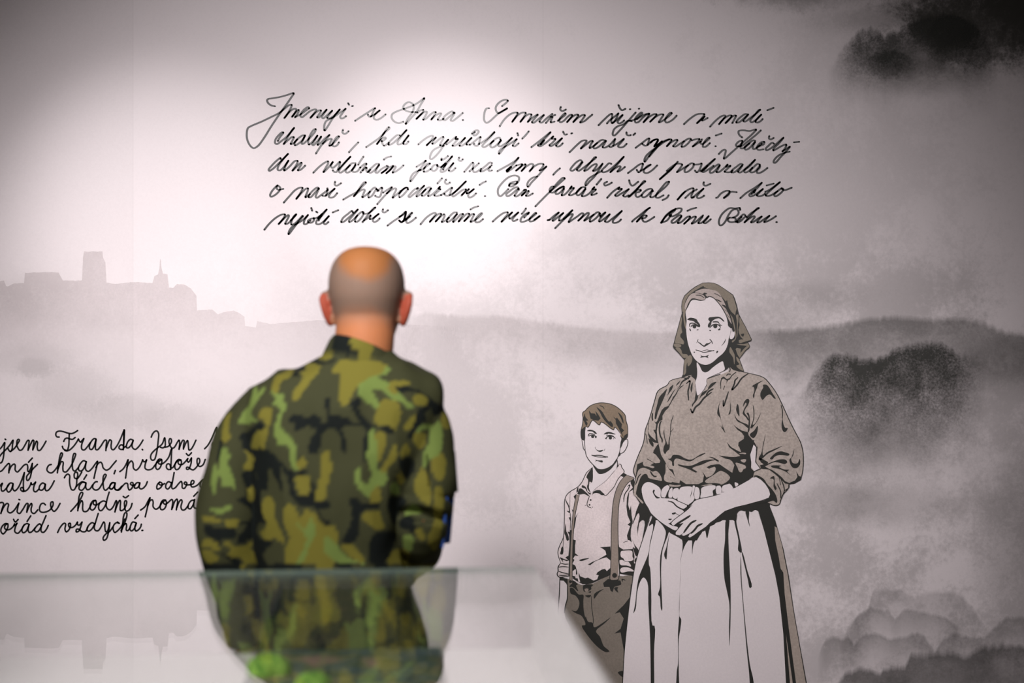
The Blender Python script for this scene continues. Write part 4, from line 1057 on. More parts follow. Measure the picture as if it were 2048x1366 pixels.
blouse k f 1145,228 1200,235 1280,285 1260,290 1200,250
blouse k f 1115,370 1180,340 1298,335 1298,395 1240,360 1140,385
blouse l f 1090,560 1200,480 1298,420 1340,430 1430,510 1350,590 1220,585 1110,585
skirt a f 495,690 530,640 580,615 605,640 570,720 540,785 500,780
skirt a f 600,690 640,645 645,730 635,785 595,780
skirt a f 660,670 720,655 735,690 700,800 650,780
skirt a f 750,655 800,635 900,635 915,650 890,760 870,880 790,855 715,820 720,760
skirt a f 925,620 950,625 945,680 930,740 945,800 880,870 890,780 910,720
skirt a f 960,640 1005,655 1005,795 960,805 940,740 950,680
skirt a f 1045,650 1230,620 1230,660 1195,690 1195,760 1030,790 1035,720
skirt a f 1245,630 1298,625 1310,720 1250,735
R 1420 880 6.83
skirt a f 165,630 240,600 265,595 310,660 170,705
skirt a f 335,575 385,600 345,635
R 1250 880 6.83
hand s f 225,680 240,620 280,580 330,573 400,600 460,640 485,680 490,785 560,790 650,795 720,830 790,860 840,885 830,930 780,950 800,975 740,1030 640,1110 600,1140 640,1165 720,1190 690,1230 600,1190 480,1110 420,1060 350,990 320,930 260,830
hand k f 375,700 390,675 405,685 395,715 430,765 480,785 430,795 400,760
hand k s1.4 490,780 560,790 650,795 720,830 790,860 840,885
hand k s2.6 585,830 650,850 700,900 760,935 800,945 840,915
hand k f 635,1000 690,985 685,1005 650,1015
hand k f 585,1075 640,1075 610,1092
hand k s1.8 690,1000 740,1030
hand k f 590,1135 650,1140 610,1150
hand2 s g 1161,770 1301,725 1461,670 1591,600 1661,560 1786,503 1851,540 1911,600 1961,680 1976,740 1956,785 1861,820 1661,875 1511,910 1361,965 1291,1020 1221,1080 1161,1120 1100,1180 1010,1240 930,1300 880,1330 862,1315 880,1280 930,1255 950,1220 920,1240 860,1280 800,1305 770,1295 800,1265 740,1300 690,1290 685,1260 720,1210 790,1130 740,1140 650,1165 625,1140 640,1110 740,1030 850,950 950,825 1010,800
hand2 k s1.4 1298,735 1161,770 1010,800 950,825 870,880
hand2 k s1.4 915,885 840,955 740,1030 640,1110 625,1140 650,1165
hand2 k s4 885,1030 840,1060 760,1110 680,1160
hand2 k s4 965,1095 900,1130 850,1190 800,1260
hand2 k s4 1050,1140 990,1170 950,1220 900,1270
hand2 k s1.5 790,1130 720,1210 685,1260 690,1290 740,1300
R 1320 550 6.209
headscarf k g 525,97 600,93 665,98 720,120 790,165 905,245 925,290 950,370 975,480 1010,550 1060,640 1137,800 1130,818 1088,832 1115,880 1108,902 1060,945 985,1042 1010,1110 1042,1198 980,1200 905,1178 850,1130 840,1160 800,1185 700,1225 580,1280 440,1300 440,1230 340,1250 260,1285 285,1225 290,1130 300,1055 230,975 165,908 158,885 185,780 220,650 250,540 270,475 263,390 272,320 300,255 370,190 440,140
headscarf b g 520,104 600,100 665,105 720,127 790,172 898,252 916,300 940,380 960,470 945,420 930,500 880,455 850,400 830,310 815,330 760,265 700,205 640,185 540,150 540,135 500,155 430,195 350,255 310,330 295,400 290,460 275,455 270,390 279,320 307,260 374,200 440,150
headscarf b f 300,395 318,440 305,500 310,560 322,640 318,672 305,640 290,560 283,480
headscarf b g 268,510 255,550 227,655 192,785 178,843 288,862 298,840 290,815 250,770 250,740 275,710 265,665 262,630 270,560
headscarf b f 172,855 180,890 255,893 260,875 250,862
headscarf b f 190,905 240,905 265,940 275,975 330,985 345,1005 310,1030 285,1025 240,970
headscarf b f 303,1060 330,1020 375,995 395,1020 395,1065 370,1115 345,1133 335,1090 322,1150 320,1210 300,1240 287,1240 294,1200 298,1110
headscarf b f 860,480 900,530 920,600 935,690 945,760 935,800 895,838 890,820 930,790 925,700 905,610 880,540
headscarf b f 940,500 968,490 972,540 962,640 958,770 950,700 952,600 945,540
headscarf b g 985,520 1008,562 1058,652 1128,800 1120,808 1060,825 1000,845 975,840 975,810 1000,800 1030,800 1000,770 975,720 970,680 985,620 980,580
headscarf k f 1000,740 1040,728 1028,768
headscarf b g 945,858 1040,858 1085,845 1108,880 1103,893 1052,938 985,1030 960,990 935,920 950,905 1000,915 995,970 1030,925 1075,880 1000,872
headscarf b f 945,1015 980,1050 1000,1110 1030,1188 970,1160 945,1125 980,1110 950,1060
headscarf b f 870,895 900,940 925,1000 925,1070 918,1110 905,1030 880,990 860,960 860,920
face s f 320,440 350,380 395,315 450,310 520,320 555,308 570,290 600,275 650,285 700,330 745,385 785,450 820,520 835,580 845,625 875,660 868,730 850,790 840,850 815,920 775,975 720,1020 660,1075 610,1105 560,1115 500,1100 445,1060 400,1000 370,930 345,850 328,750 322,650 328,560 318,500
face s f 455,1085 490,1130 520,1190 550,1208 590,1200 650,1150 710,1105 775,1072 788,1110 800,1172 740,1210 650,1250 580,1288 574,1320 577,1347 555,1395 535,1428 500,1470 466,1494 450,1450 446,1396 437,1330 455,1270 460,1200
face s f 885,655 895,690 905,710 918,700 925,725 915,770 890,795 865,790 868,740 880,700
face k f 335,555 370,530 450,550 465,575 495,620 485,645 460,610 430,592 420,578 345,560
face k s2.2 362,640 370,605 400,598 440,610 475,635
face k s2 380,645 400,622 440,620 470,645
face k c 425,640 24
face k f 470,605 495,620 490,648 468,640
face k f 360,665 375,670 382,700 370,690
face k f 450,685 460,675 478,678 460,688
face k f 597,555 605,530 650,522 740,522 795,575 790,582 735,540 690,545 655,565 640,580 630,620 610,650 595,650 592,620 605,595 615,580
face k f 650,580 720,578 740,610 770,630 745,628 715,592 650,588
face k s2.4 615,655 650,622 690,612 730,625 748,650
face k c 683,636 26
face k f 608,682 632,685 618,700
face k f 715,680 745,660 745,680 725,688
face k s1.4 470,798 465,825 478,842
face k s1 448,845 465,820
face k f 475,838 495,840 520,862 545,875 570,850 600,845 630,830 618,850 580,875 545,892 515,875 485,850
face k s1.8 615,797 635,820 650,855
face k s1.6 440,930 470,937 510,952 545,960 600,952 665,938
face k s1.2 525,940 550,935 580,930 620,938 665,938
face k f 440,926 460,932 445,938
face k f 645,938 672,932 665,945
face k f 495,988 520,1003 560,1006 605,992 590,1012 598,1030 560,1020 495,1025 510,1008
face k f 812,790 805,830 755,885 790,835
face k c 423,959 8
face k f 700,945 718,942 715,960 697,972
hair h f 305,420 305,370 330,310 360,260 400,230 470,228 540,255 560,290 540,315 480,305 400,290 370,315 340,370 315,430
hair h f 430,215 500,180 560,170 640,185 700,200 740,240 760,275 800,350 825,420 860,510 885,610 850,560 820,500 780,420 730,355 670,290 620,265 590,265 580,285 560,260 530,240 480,225
hair k s1.6 555,308 500,318 395,300 350,375 318,440
hair k s1.6 580,285 620,268 670,292 730,358 780,425 820,505 850,565 880,610
hair k s1.6 440,250 500,255 545,285
hair k f 480,230 530,235 545,220 585,235 560,245 585,275 570,285 535,250
hair k f 690,300 730,312 765,335 720,325
hair k s1.4 670,230 710,245 750,272
hair k f 760,370 800,375 830,420 860,470 890,560 850,490 810,415
hair k s1.4 800,430 850,470
hair k s1.4 825,490 860,530
hair k s2.4 845,590 850,630 880,650 905,625
'''
CAMO_AND_SHADE = '''
R 440 660 5.254
g 380,560 400,660 460,600 480,610 430,690 340,830 330,900 390,950 340,975 190,980 240,870 300,800 330,700
o 780,380 740,490 640,550 620,650 540,660 540,600 580,490 680,440
g 540,640 600,670 650,660 680,760 690,820 650,900 640,1030 700,1100 760,1160 800,1366 740,1366 720,1200 680,1180 630,1220 570,1080 600,930 630,820 560,790 580,720
o 900,350 1060,380 980,510 890,620 810,750 760,730 780,620 880,500 840,430 900,430
d 820,370 860,350 890,420 830,430 820,490 760,480 800,420
o 440,830 540,810 520,1000 480,1180 440,1260 330,1230 350,1130 420,1040 480,1020 470,960 400,920
d 400,970 460,980 460,1040 390,1050 340,1130 320,1240 420,1260 500,1260 600,1366 380,1366 250,1250 210,1100 300,1060
o 60,900 120,870 90,1000 100,1150 20,1180 20,1100
g 0,1270 60,1230 100,1366 0,1366
d 700,940 850,880 900,920 1000,880 1050,930 1100,1000 1130,900 1100,780 1130,690 1170,760 1160,900 1250,880 1280,910 1366,930 1366,1000 1270,1030 1320,1150 1320,1280 1290,1280 1270,1150 1230,1060 1090,1060 1060,1200 1020,1300 930,1290 940,1180 1000,1040 900,1020 770,1070 790,1000
d 1220,40 1366,40 1366,280 1280,270 1180,220
o 1240,190 1290,170 1330,210 1290,235
o 1040,290 1130,250 1190,270 1140,310 1060,310
d 920,310 1020,310 1080,340 1150,330 1230,280 1200,330 1090,360 960,340
o 1190,400 1260,320 1300,340 1366,320 1366,760 1290,790 1260,600 1270,450 1200,460
R 680 660 5.254
d 0,40 100,60 110,160 240,280 100,280 0,250
o 20,320 200,300 400,330 500,380 440,450 330,490 190,580 60,760 0,760 0,440
o 110,80 250,90 350,160 320,280 240,270 110,150
g 500,370 520,440 400,500 480,540 560,600 640,680 760,790 790,820 720,830 640,760 540,720 440,640 330,620 370,700 420,790 370,820 290,760 180,650 190,590 330,490 440,450
o 540,540 700,540 740,560 620,610 600,680 500,620
d 590,600 740,600 860,650 950,720 1000,760 1100,800 1060,880 1000,900 950,830 900,870 900,950 800,1040 740,1150 700,1130 760,1020 800,900 830,830 900,790 940,740 860,670 740,640 640,660
o 420,740 560,740 640,810 610,1000 580,1050 500,1010 350,980 360,900 400,840
d 0,930 80,950 210,980 130,820 180,790 230,880 330,990 420,1030 500,1010 580,1060 540,1090 400,1040 320,1040 290,1200 280,1366 240,1366 240,1180 280,1040 160,1010 0,990
d 100,780 200,700 230,790 140,810
o 780,900 800,880 770,1000 720,1060 660,1060 700,960
o 800,680 900,700 920,760 870,800 800,790 760,730
g 900,980 980,1000 1040,960 1080,1080 1060,1200 960,1260 880,1366 860,1330 930,1200 940,1050 860,1050 780,1110 800,1060
o 1080,870 1180,930 1190,1000 1100,1040 1060,960
o 770,1100 880,1080 900,1180 850,1260 780,1190
g 320,1050 370,1060 370,1366 290,1366 300,1200
o 380,1070 480,1100 450,1280 430,1366 380,1366
o 550,1230 600,1210 570,1366 510,1366
o 660,1220 720,1210 730,1290 640,1340
o 950,1300 1090,1310 1080,1366 940,1366
R 390 880 4.879
o 480,90 560,150 590,200 560,290 520,330 470,240 520,200
d 600,80 700,100 780,150 900,270 980,310 1100,295 1050,340 960,350 960,430 1000,540 1080,520 1140,520 1120,410 1150,430 1200,540 1170,580 1310,600 1310,660 1200,680 1250,760 1330,820 1280,840 1220,790 1190,690 1120,640 1020,640 940,560 900,380 830,260 860,540 800,400 720,270 700,500 640,480 600,330 560,300 580,200
d 560,300 640,500 650,700 720,840 640,800 600,900 640,960 760,1000 700,1060 660,1150 700,1200 600,1240 570,1050 560,960 440,1020 400,990 500,830 420,820 560,760 500,640 380,580 480,560 500,470 450,330
d 100,830 200,850 390,860 400,960 280,960 250,1080 300,1130 440,1170 440,1220 260,1130 230,1000 100,920
g 270,110 330,250 390,440 380,470 330,440 270,440 240,250
g 170,300 200,240 220,300 190,520 170,500
g 140,680 240,660 370,640 300,700 200,710
o 80,740 240,780 240,810 100,800 70,760
o 290,790 430,780 400,850 300,850
o 100,970 220,1010 240,1080 150,1060 60,1040
o 60,1060 240,1150 180,1200 100,1180
o 280,980 440,1050 560,990 540,1060 450,1120 410,1150 300,1100 380,1070 290,1030
o 440,1110 560,1080 600,1240 480,1200
o 520,470 570,460 580,560 550,610 510,560
o 680,560 760,570 780,760 860,930 860,1010 780,960 690,980 640,900 700,840 650,700
o 960,370 1110,350 1120,510 1030,540 990,440
o 1040,160 1100,240 1000,290 990,250
g 940,0 980,60 960,150 1010,300 960,280 920,160 910,40 800,40 800,0
o 1240,150 1300,100 1330,300 1290,450 1280,570 1170,580 1200,450 1220,330
o 860,700 920,620 990,680 1010,780 1080,680 1180,720 1250,830 1366,840 1366,1200 1060,1240 900,1230 870,1080 920,960 860,800
g 990,810 1080,860 1130,750 1180,900 1110,1050 1060,1180 980,1230 1060,1060 1090,950
g 1250,930 1340,980 1366,1100 1290,1040
R 650 880 4.879
o 0,140 30,110 40,420 10,450 0,450
g 430,0 500,0 500,300 450,300 420,200
o 510,0 590,0 540,180 510,100
o 640,120 700,60 690,200 620,260 550,380 540,300 600,200
g 290,300 340,280 360,400 430,440 440,370 470,380 460,550 400,550 340,480 280,370
g 470,300 600,330 600,420 540,450 480,420
o 430,560 520,440 540,620 450,640
d 230,570 300,560 360,610 420,630 540,620 500,670 420,670 340,720 340,900 280,1000 170,990 240,850 260,720 250,640
o 360,730 520,690 560,790 580,860 500,870 400,800
o 700,350 740,320 780,400 740,440
g 640,440 700,420 720,520 650,520
o 880,400 940,280 1000,320 1030,640 950,600 880,520
g 990,60 1080,0 1140,0 1120,130 1020,200 960,290 970,180
o 1030,190 1160,150 1170,340 1120,400 1050,330
g 770,720 860,620 900,640 950,710 880,720 780,740
d 720,800 800,740 860,760 880,890 820,890 730,840
o 880,900 920,860 990,960 940,980
g 760,950 850,920 860,1000 830,1100 780,1060
o 620,1130 720,1060 820,1090 800,1200 620,1210
o 1080,460 1150,480 1130,900 1080,1080 1000,1000 1060,800
o 150,1040 260,1010 400,1200 300,1170
g 0,930 100,1000 200,1130 380,1210 180,1210 0,1100
d 500,900 680,900 680,1000 580,1200 440,1200 430,1040
d 720,180 860,180 880,280 800,380 730,280
d 620,560 800,580 720,700 680,830 620,700
'''


def text_block(data, root, bands, wfun, gap):
    """handwriting: strokes sorted into lines by height, then into words by the gaps between them"""
    rows = [[] for _ in bands]
    R = None
    for ln in data.strip().split('\n'):
        ln = ln.strip()
        if not ln or ln[0] == '#':
            continue
        if ln[0] == 'R':
            R = tuple(float(x) for x in ln.split()[1:])
            continue
        p = parse_pts(ln, R)
        my = sum(q.y for q in p) / len(p)
        if max(q.y for q in p) - min(q.y for q in p) < 14:
            my += 13          # accents and dots belong to the line below them
        k = min(range(len(bands)), key=lambda i: abs(bands[i] - my))
        sm = catmull(p, False, 5)
        mark = max(q.y for q in p) - min(q.y for q in p) < 14 and my - 13 < bands[k] - 8   # an accent above its letter
        rows[k].append((min(q.x for q in sm), max(q.x for q in sm), sm, mark))
    for row in rows:
        row.sort(key=lambda r: r[0])
        words, spans = [], []
        for x0, x1, sm, mark in [r for r in row if not r[3]]:
            if not words or x0 > spans[-1][1] + gap:
                words.append([])
                spans.append([x0, x1])
            words[-1].append(sm)
            spans[-1][1] = max(spans[-1][1], x1)
        for x0, x1, sm, mark in [r for r in row if r[3]]:
            far = lambda i: max(spans[i][0] - x1, x0 - spans[i][1], 0) + (30 if spans[i][1] - spans[i][0] < 12 else 0)
            words[min(range(len(words)), key=far)].append(sm)
        for wd in words:
            pr = Print()
            for sm in wd:
                pr.ribbon(sm, wfun, 0.0006, 0)
            pr.build('handwritten_word', m_ink, root)


t1 = empty('handwritten_text', wall_pt(1050, 320), 'five lines of slanted black handwriting across the upper wall, above the bald visitor', 'wall text')
text_block(INK_A, t1, (232, 283, 335, 384, 436), lambda t, d: 3.3 + 0.9 * abs(d.y) * (1 if abs(d.y) > 0.3 else 0.3), 3.5)
t2 = empty('handwritten_text', wall_pt(200, 960), 'five lines of upright schoolbook handwriting at the lower left, partly behind the visitor', 'wall text')
text_block(INK_B, t2, (886, 935, 972, 1012, 1053), lambda t, d: 3.3, 7)

# ---- printed woman and boy
PAL = {
    'k': ('ink_dark', (0.022, 0.022, 0.019)),
    'b': ('print_brown', s2l(131, 121, 107)),
    'l': ('print_taupe', s2l(174, 162, 154)),
    's': ('print_pale', (0.74, 0.675, 0.685)),
    'a': ('print_apron', (0.73, 0.665, 0.675)),
    'h': ('print_greyhair', s2l(178, 164, 158)),
    'd': ('print_beige', s2l(166, 153, 143)),
    't': ('print_trousers', s2l(127, 118, 108)),
    'w': ('print_shirt', s2l(222, 209, 209)),
    'r': ('print_boyhair', s2l(133, 116, 97)),
    'u': ('print_strap', s2l(145, 132, 122)),
}
PMAT = {}
for k, (nm, col) in PAL.items():
    mm = mat(nm, col, 0.5, 0.3)
    if k == 'k':
        pass
    elif k in 'sa':
        grain(mm, col, 0.03, 150, 0.02, 6)
    else:
        grain(mm, col, 0.17 if k == 'l' else 0.10, 160, 0.07, 14)
    PMAT[k] = mm
ORDER = 'kblsahdtwru'
MATS = [PMAT[k] for k in ORDER]
PARTNAME = {'suspender2': 'suspender', 'hand2': 'hand'}
roots = {
    'boy': empty('printed_boy', wall_pt(1195, 1180), 'life-size drawing of a boy in suspenders printed on the wall, at the woman\'s side', 'wall drawing'),
    'woman': empty('printed_woman', wall_pt(1430, 1180), 'life-size drawing of a woman in a headscarf with folded hands printed on the wall', 'wall drawing'),
}
cur = None
R = None
parts = {}
rects = {}
for ln in ART.strip().split('\n'):
    ln = ln.strip()
    if not ln:
        continue
    if ln[0] == '@':
        cur = ln[1:]
        rects[cur] = []
        continue
    if ln.startswith('R '):
        R = tuple(float(x) for x in ln.split()[1:])
        continue
    part, mk, kind, pts = ln.split(None, 3)
    pr = parts.setdefault((cur, part), Print())
    mi = ORDER.index(mk)
    if kind == 'c':
        xy, r = pts.rsplit(' ', 1)
        c = parse_pts(xy, R)[0]
        rr = float(r) / R[2]
        shape = [c + Vector((math.cos(a * math.pi / 10) * rr, math.sin(a * math.pi / 10) * rr)) for a in range(20)]
    else:
        p = parse_pts(pts, R)
        if kind == 'f':
            shape = catmull(p, True, 4)
        elif kind == 'g':
            shape = p
        else:
            shape = catmull(p, False, 4)
    xs = [q.x for q in shape]
    ys = [q.y for q in shape]
    bb_ = (min(xs) - 2, min(ys) - 2, max(xs) + 2, max(ys) + 2)
    lay = 0
    for (q, l) in rects[cur]:
        if q[0] < bb_[2] and q[2] > bb_[0] and q[1] < bb_[3] and q[3] > bb_[1]:
            lay = max(lay, l + 1)
    rects[cur].append((bb_, lay))
    off = (0.0008 if cur == 'boy' else 0.0042) + lay * 0.00006
    if kind[0] == 's':
        wd = float(kind[1:])
        pr.ribbon(shape, (lambda t, d, wd=wd: wd * (0.55 + 0.45 * min(1, 6 * min(t, 1 - t) + 0.1))), off, mi)
    else:
        pr.poly(shape, off, mi)
PLAB = {'headscarf': 'brown headscarf', 'hair': None, 'skirt': 'pale apron over dark skirt', 'blouse': 'taupe blouse with rolled sleeves'}
for (who, part), pr in parts.items():
    o = pr.build(PARTNAME.get(part, part), MATS, roots[who])
    if PLAB.get(part):
        o['label'] = PLAB[part]

# ---- printed castle and hills: tops follow an outline, the print fades downwards into mist
mural = empty('landscape_mural', wall_pt(1024, 640), 'pale misty landscape printed on the wall, castle at left and dark wooded ridges at right', 'mural')


def fade_mat(name, col, strength, speckle, blot=1.3):
    m = bpy.data.materials.new(name)
    m.use_nodes = True
    nt = m.node_tree
    b = nt.nodes['Principled BSDF']
    b.inputs['Base Color'].default_value = (*col, 1)
    b.inputs['Roughness'].default_value = 0.55
    b.inputs['Specular IOR Level'].default_value = 0.35
    at = N(m, 'ShaderNodeAttribute', attribute_name='fade')
    geo = N(m, 'ShaderNodeNewGeometry')
    n1 = N(m, 'ShaderNodeTexNoise')
    n1.inputs['Scale'].default_value = 130
    n1.inputs['Detail'].default_value = 4
    n1.inputs['Roughness'].default_value = 0.7
    L(m, geo.outputs['Position'], n1.inputs['Vector'])
    n2 = N(m, 'ShaderNodeTexNoise')
    n2.inputs['Scale'].default_value = 6 if blot < 2 else 13
    n2.inputs['Detail'].default_value = 8
    n2.inputs['Roughness'].default_value = 0.72
    L(m, geo.outputs['Position'], n2.inputs['Vector'])
    # alpha = strength * clamp(fade + (noise-.5)*k)
    a = N(m, 'ShaderNodeMath', operation='MULTIPLY_ADD')
    L(m, n1.outputs['Fac'], a.inputs[0])
    a.inputs[1].default_value = speckle
    a.inputs[2].default_value = -speckle * 0.5
    b2 = N(m, 'ShaderNodeMath', operation='MULTIPLY_ADD')
    L(m, n2.outputs['Fac'], b2.inputs[0])
    b2.inputs[1].default_value = blot
    b2.inputs[2].default_value = -blot * 0.5
    c = N(m, 'ShaderNodeMath', operation='ADD')
    L(m, a.outputs[0], c.inputs[0])
    L(m, b2.outputs[0], c.inputs[1])
    c2 = N(m, 'ShaderNodeMath', operation='ADD')
    L(m, c.outputs[0], c2.inputs[0])
    c2.inputs[1].default_value = 1.0
    d = N(m, 'ShaderNodeMath', operation='MULTIPLY', use_clamp=True)
    L(m, c2.outputs[0], d.inputs[0])
    L(m, at.outputs['Fac'], d.inputs[1])
    e = N(m, 'ShaderNodeMath', operation='MULTIPLY')
    L(m, d.outputs[0], e.inputs[0])
    e.inputs[1].default_value = strength
    L(m, e.outputs[0], b.inputs['Alpha'])
    return m


def ridge(name, pts, depth, col, strength, speckle=0.6, jag=0.0, off=0.0003, ends=40, hold=0.15, step=2.0, softtop=0, base=None):
    xs = np.arange(pts[0][0], pts[-1][0] + 0.1, step)
    ys = np.interp(xs, [p[0] for p in pts], [p[1] for p in pts])
    rows = 14
    vs, fs, fade = [], [], []
    for i, x in enumerate(xs):
        j = jag * noise.noise(Vector((x * 0.11, 3.1, depth))) + jag * 0.6 * noise.noise(Vector((x * 0.37, 8.3, depth)))
        dd = depth * (1 + 0.35 * noise.noise(Vector((x * 0.01, 1.0, depth))))
        e = min(1.0, (x - xs[0]) / ends if ends else 1, (xs[-1] - x) / ends if ends else 1)
        for r in range(rows + 1):
            t = r / rows
            top = ys[i] + j
            yy = top + dd * t if base is None else top + (base + depth - top) * t
            q = wall_pt(x, yy)
            if base is not None:
                t = max(0.0, (yy - base) / depth)
            vs.append((q.x, WALL - off, q.z))
            a = 1.0 if t < hold else max(0.0, 1 - (t - hold) / (1 - hold)) ** 1.2
            if softtop and t < softtop:
                a *= t / softtop
            fade.append(a * max(0, e))
    n = rows + 1
    for i in range(len(xs) - 1):
        for r in range(rows):
            fs.append((i * n + r, i * n + r + 1, (i + 1) * n + r + 1, (i + 1) * n + r))
    o = mesh_obj(name, vs, fs, fade_mat(name + '_print', col, strength, speckle, 3.2 if name == 'tree_ridge' else 1.3), mural)
    at = o.data.attributes.new('fade', 'FLOAT', 'POINT')
    at.data.foreach_set('value', fade)
    return o


castle = [(-560, 640), (-420, 610), (-300, 600), (-180, 575), (-90, 580), (-20, 566), (2, 562), (8, 561), (12, 572), (16, 573), (28, 567), (48, 566), (50, 545), (53, 546), (90, 544), (117, 545), (126, 561), (164, 561),
          (166, 515), (168, 503), (206, 503), (206, 515), (211, 525), (213, 565), (230, 568), (265, 564), (305, 566), (309, 552), (316, 549), (319, 535),
          (320, 518), (321, 518), (323, 535), (326, 547), (335, 549), (338, 575), (346, 576), (354, 568), (368, 569), (381, 576), (394, 593), (390, 605), (391, 621), (405, 620),
          (425, 619), (436, 629), (448, 624), (468, 621), (482, 628), (490, 635), (488, 652), (512, 655), (514, 642), (540, 648), (640, 640), (690, 645), (800, 648), (930, 655)]
ridge('castle_silhouette', castle, 190, (0.55, 0.49, 0.49), 0.33, 0.7, 0.8, 0.0003, 160, 0.0, 1.0, 0, 575)
ridge('hill_ridge', [(800, 640), (850, 622), (920, 628), (1010, 628), (1080, 640), (1200, 655), (1340, 662), (1500, 660), (1560, 650)], 120, (0.42, 0.38, 0.375), 0.20, 0.7, 3, 0.0003, 90, 0.1, 2, 0.08)
ridge('hill_ridge', [(1480, 658), (1560, 655), (1640, 650), (1720, 635), (1790, 628), (1850, 632), (1930, 630), (1970, 640), (2010, 660), (2130, 675), (2350, 690)], 190, (0.10, 0.10, 0.09), 0.40, 0.8, 4, 0.00035, 80, 0.05, 2, 0.06)
ridge('tree_ridge', [(1590, 790), (1612, 770), (1630, 735), (1660, 706), (1690, 703), (1720, 715), (1760, 712), (1800, 690), (1830, 683), (1880, 680), (1910, 700), (1945, 708), (1975, 712)], 250, (0.030, 0.032, 0.026), 0.74, 2.6, 7, 0.0004, 80, 0.0, 2, 0.05)

DK = (0.035, 0.037, 0.030)
ridge('tree_ridge', [(1655, 140), (1675, 112), (1692, 84), (1720, 56), (1748, 52), (1768, 68), (1790, 62), (1812, 46), (1840, 36), (1872, 28), (1902, 25), (1948, 42), (1976, 68), (1998, 120)], 150, DK, 0.62, 2.6, 9, 0.00045, 60, 0.0, 2, 0.10)
ridge('tree_ridge', [(1730, 118), (1750, 104), (1780, 98), (1810, 104), (1830, 120)], 60, DK, 0.42, 2.0, 4, 0.0005, 25, 0.1, 2, 0.1)
ridge('tree_ridge', [(1850, 62), (1880, 34), (1910, 30), (1945, 46), (1975, 76), (1985, 100)], 90, DK, 0.66, 2.4, 9, 0.00055, 40, 0.0, 2, 0.10)
ridge('cloud_bank', [(1680, 1275), (1712, 1230), (1735, 1215), (1745, 1180), (1765, 1172), (1800, 1175), (1830, 1190), (1860, 1180), (1890, 1178), (1920, 1185), (1945, 1210), (1970, 1245)], 140, DK, 0.17, 0.5, 3, 0.00045, 20, 0.0, 2, 0.02)
ridge('cloud_bank', [(1700, 1255), (1715, 1226), (1740, 1213), (1775, 1218), (1790, 1235), (1810, 1215), (1850, 1222), (1890, 1232), (1925, 1258)], 90, DK, 0.20, 0.5, 3, 0.0005, 15, 0.0, 2, 0.02)
ridge('cloud_bank', [(1635, 1310), (1650, 1276), (1668, 1268), (1682, 1276), (1696, 1268), (1708, 1286), (1725, 1266), (1750, 1262), (1780, 1275), (1815, 1268), (1835, 1262), (1850, 1270), (1870, 1300), (1885, 1275), (1910, 1262), (1940, 1272), (1970, 1270), (2010, 1232), (2120, 1225)], 120, DK, 0.26, 0.5, 4, 0.00055, 15, 0.0, 2, 0.02)
ridge('cloud_bank', [(1655, 1390), (1690, 1342), (1720, 1330), (1755, 1342), (1780, 1330), (1810, 1328), (1822, 1302), (1850, 1305), (1870, 1300), (1905, 1300), (1930, 1310), (1960, 1290), (2000, 1285), (2120, 1292)], 190, DK, 0.46, 0.5, 4, 0.0006, 20, 0.1, 2, 0.02)

# ------------------------------------------------------------------ display case
CASE_H = 1.12
ang = math.radians(5.0)


def glass_mat():
    m = bpy.data.materials.new('clear_glass')
    m.use_nodes = True
    nt = m.node_tree
    nt.nodes.clear()
    out = N(m, 'ShaderNodeOutputMaterial')
    tr = N(m, 'ShaderNodeBsdfTransparent')
    tr.inputs['Color'].default_value = (0.985, 0.995, 0.99, 1)
    gl = N(m, 'ShaderNodeBsdfGlossy')
    gl.inputs['Roughness'].default_value = 0.0
    fr = N(m, 'ShaderNodeFresnel')
    geo = N(m, 'ShaderNodeNewGeometry')
    r = N(m, 'ShaderNodeMapRange')
    L(m, geo.outputs['Backfacing'], r.inputs['Value'])
    r.inputs['To Min'].default_value = 1.52
    r.inputs['To Max'].default_value = 1 / 1.52
    L(m, r.outputs[0], fr.inputs['IOR'])
    mx = N(m, 'ShaderNodeMixShader')
    L(m, fr.outputs[0], mx.inputs['Fac'])
    L(m, tr.outputs[0], mx.inputs[1])
    L(m, gl.outputs[0], mx.inputs[2])
    L(m, mx.outputs[0], out.inputs['Surface'])
    return m


m_glass = glass_mat()
m_edge = mat('polished_glass_edge', (0.16, 0.22, 0.19), 0.25, 0.5)
m_white = mat('white_lacquer', (0.80, 0.78, 0.77), 0.45, 0.4)
m_felt = mat('pale_case_lining', (0.70, 0.68, 0.66), 0.9, 0.1)
grain(m_felt, (0.70, 0.68, 0.66), 0.05, 200)

# corner of the case: the far right corner of its glass top
corner = Vector(((1070 - 1024) / F * 2.465, 2.465, 0))
case = empty('display_case', corner, 'glass-topped white museum display case in the foreground, mirroring the visitor and the wall', 'display case')
case.rotation_euler = (0, 0, 0)
LEN, DEP = 2.3, 1.25


def cp(u, v, z):
    """case coordinates: u to the left along the far edge, v towards the room"""
    ca, sa = math.cos(ang), math.sin(ang)
    return (corner.x - u * ca - v * sa, corner.y - u * sa * 1.0 - v * ca * 1.0 + 0.0, z) if False else \
        (corner.x - u * ca + v * sa, corner.y - u * sa - v * ca, z)


def cbox(name, u0, u1, v0, v1, z0, z1, m, parent, mats=None, midx=None):
    v = [cp(u, vv, z) for z in (z0, z1) for (u, vv) in ((u0, v0), (u1, v0), (u1, v1), (u0, v1))]
    f = [(0, 1, 2, 3), (7, 6, 5, 4), (4, 5, 1, 0), (5, 6, 2, 1), (6, 7, 3, 2), (7, 4, 0, 3)]
    o = mesh_obj(name, v, f, mats or m, parent, midx)
    bm = bmesh.new()
    bm.from_mesh(o.data)
    bmesh.ops.recalc_face_normals(bm, faces=bm.faces)
    bm.to_mesh(o.data)
    bm.free()
    return o


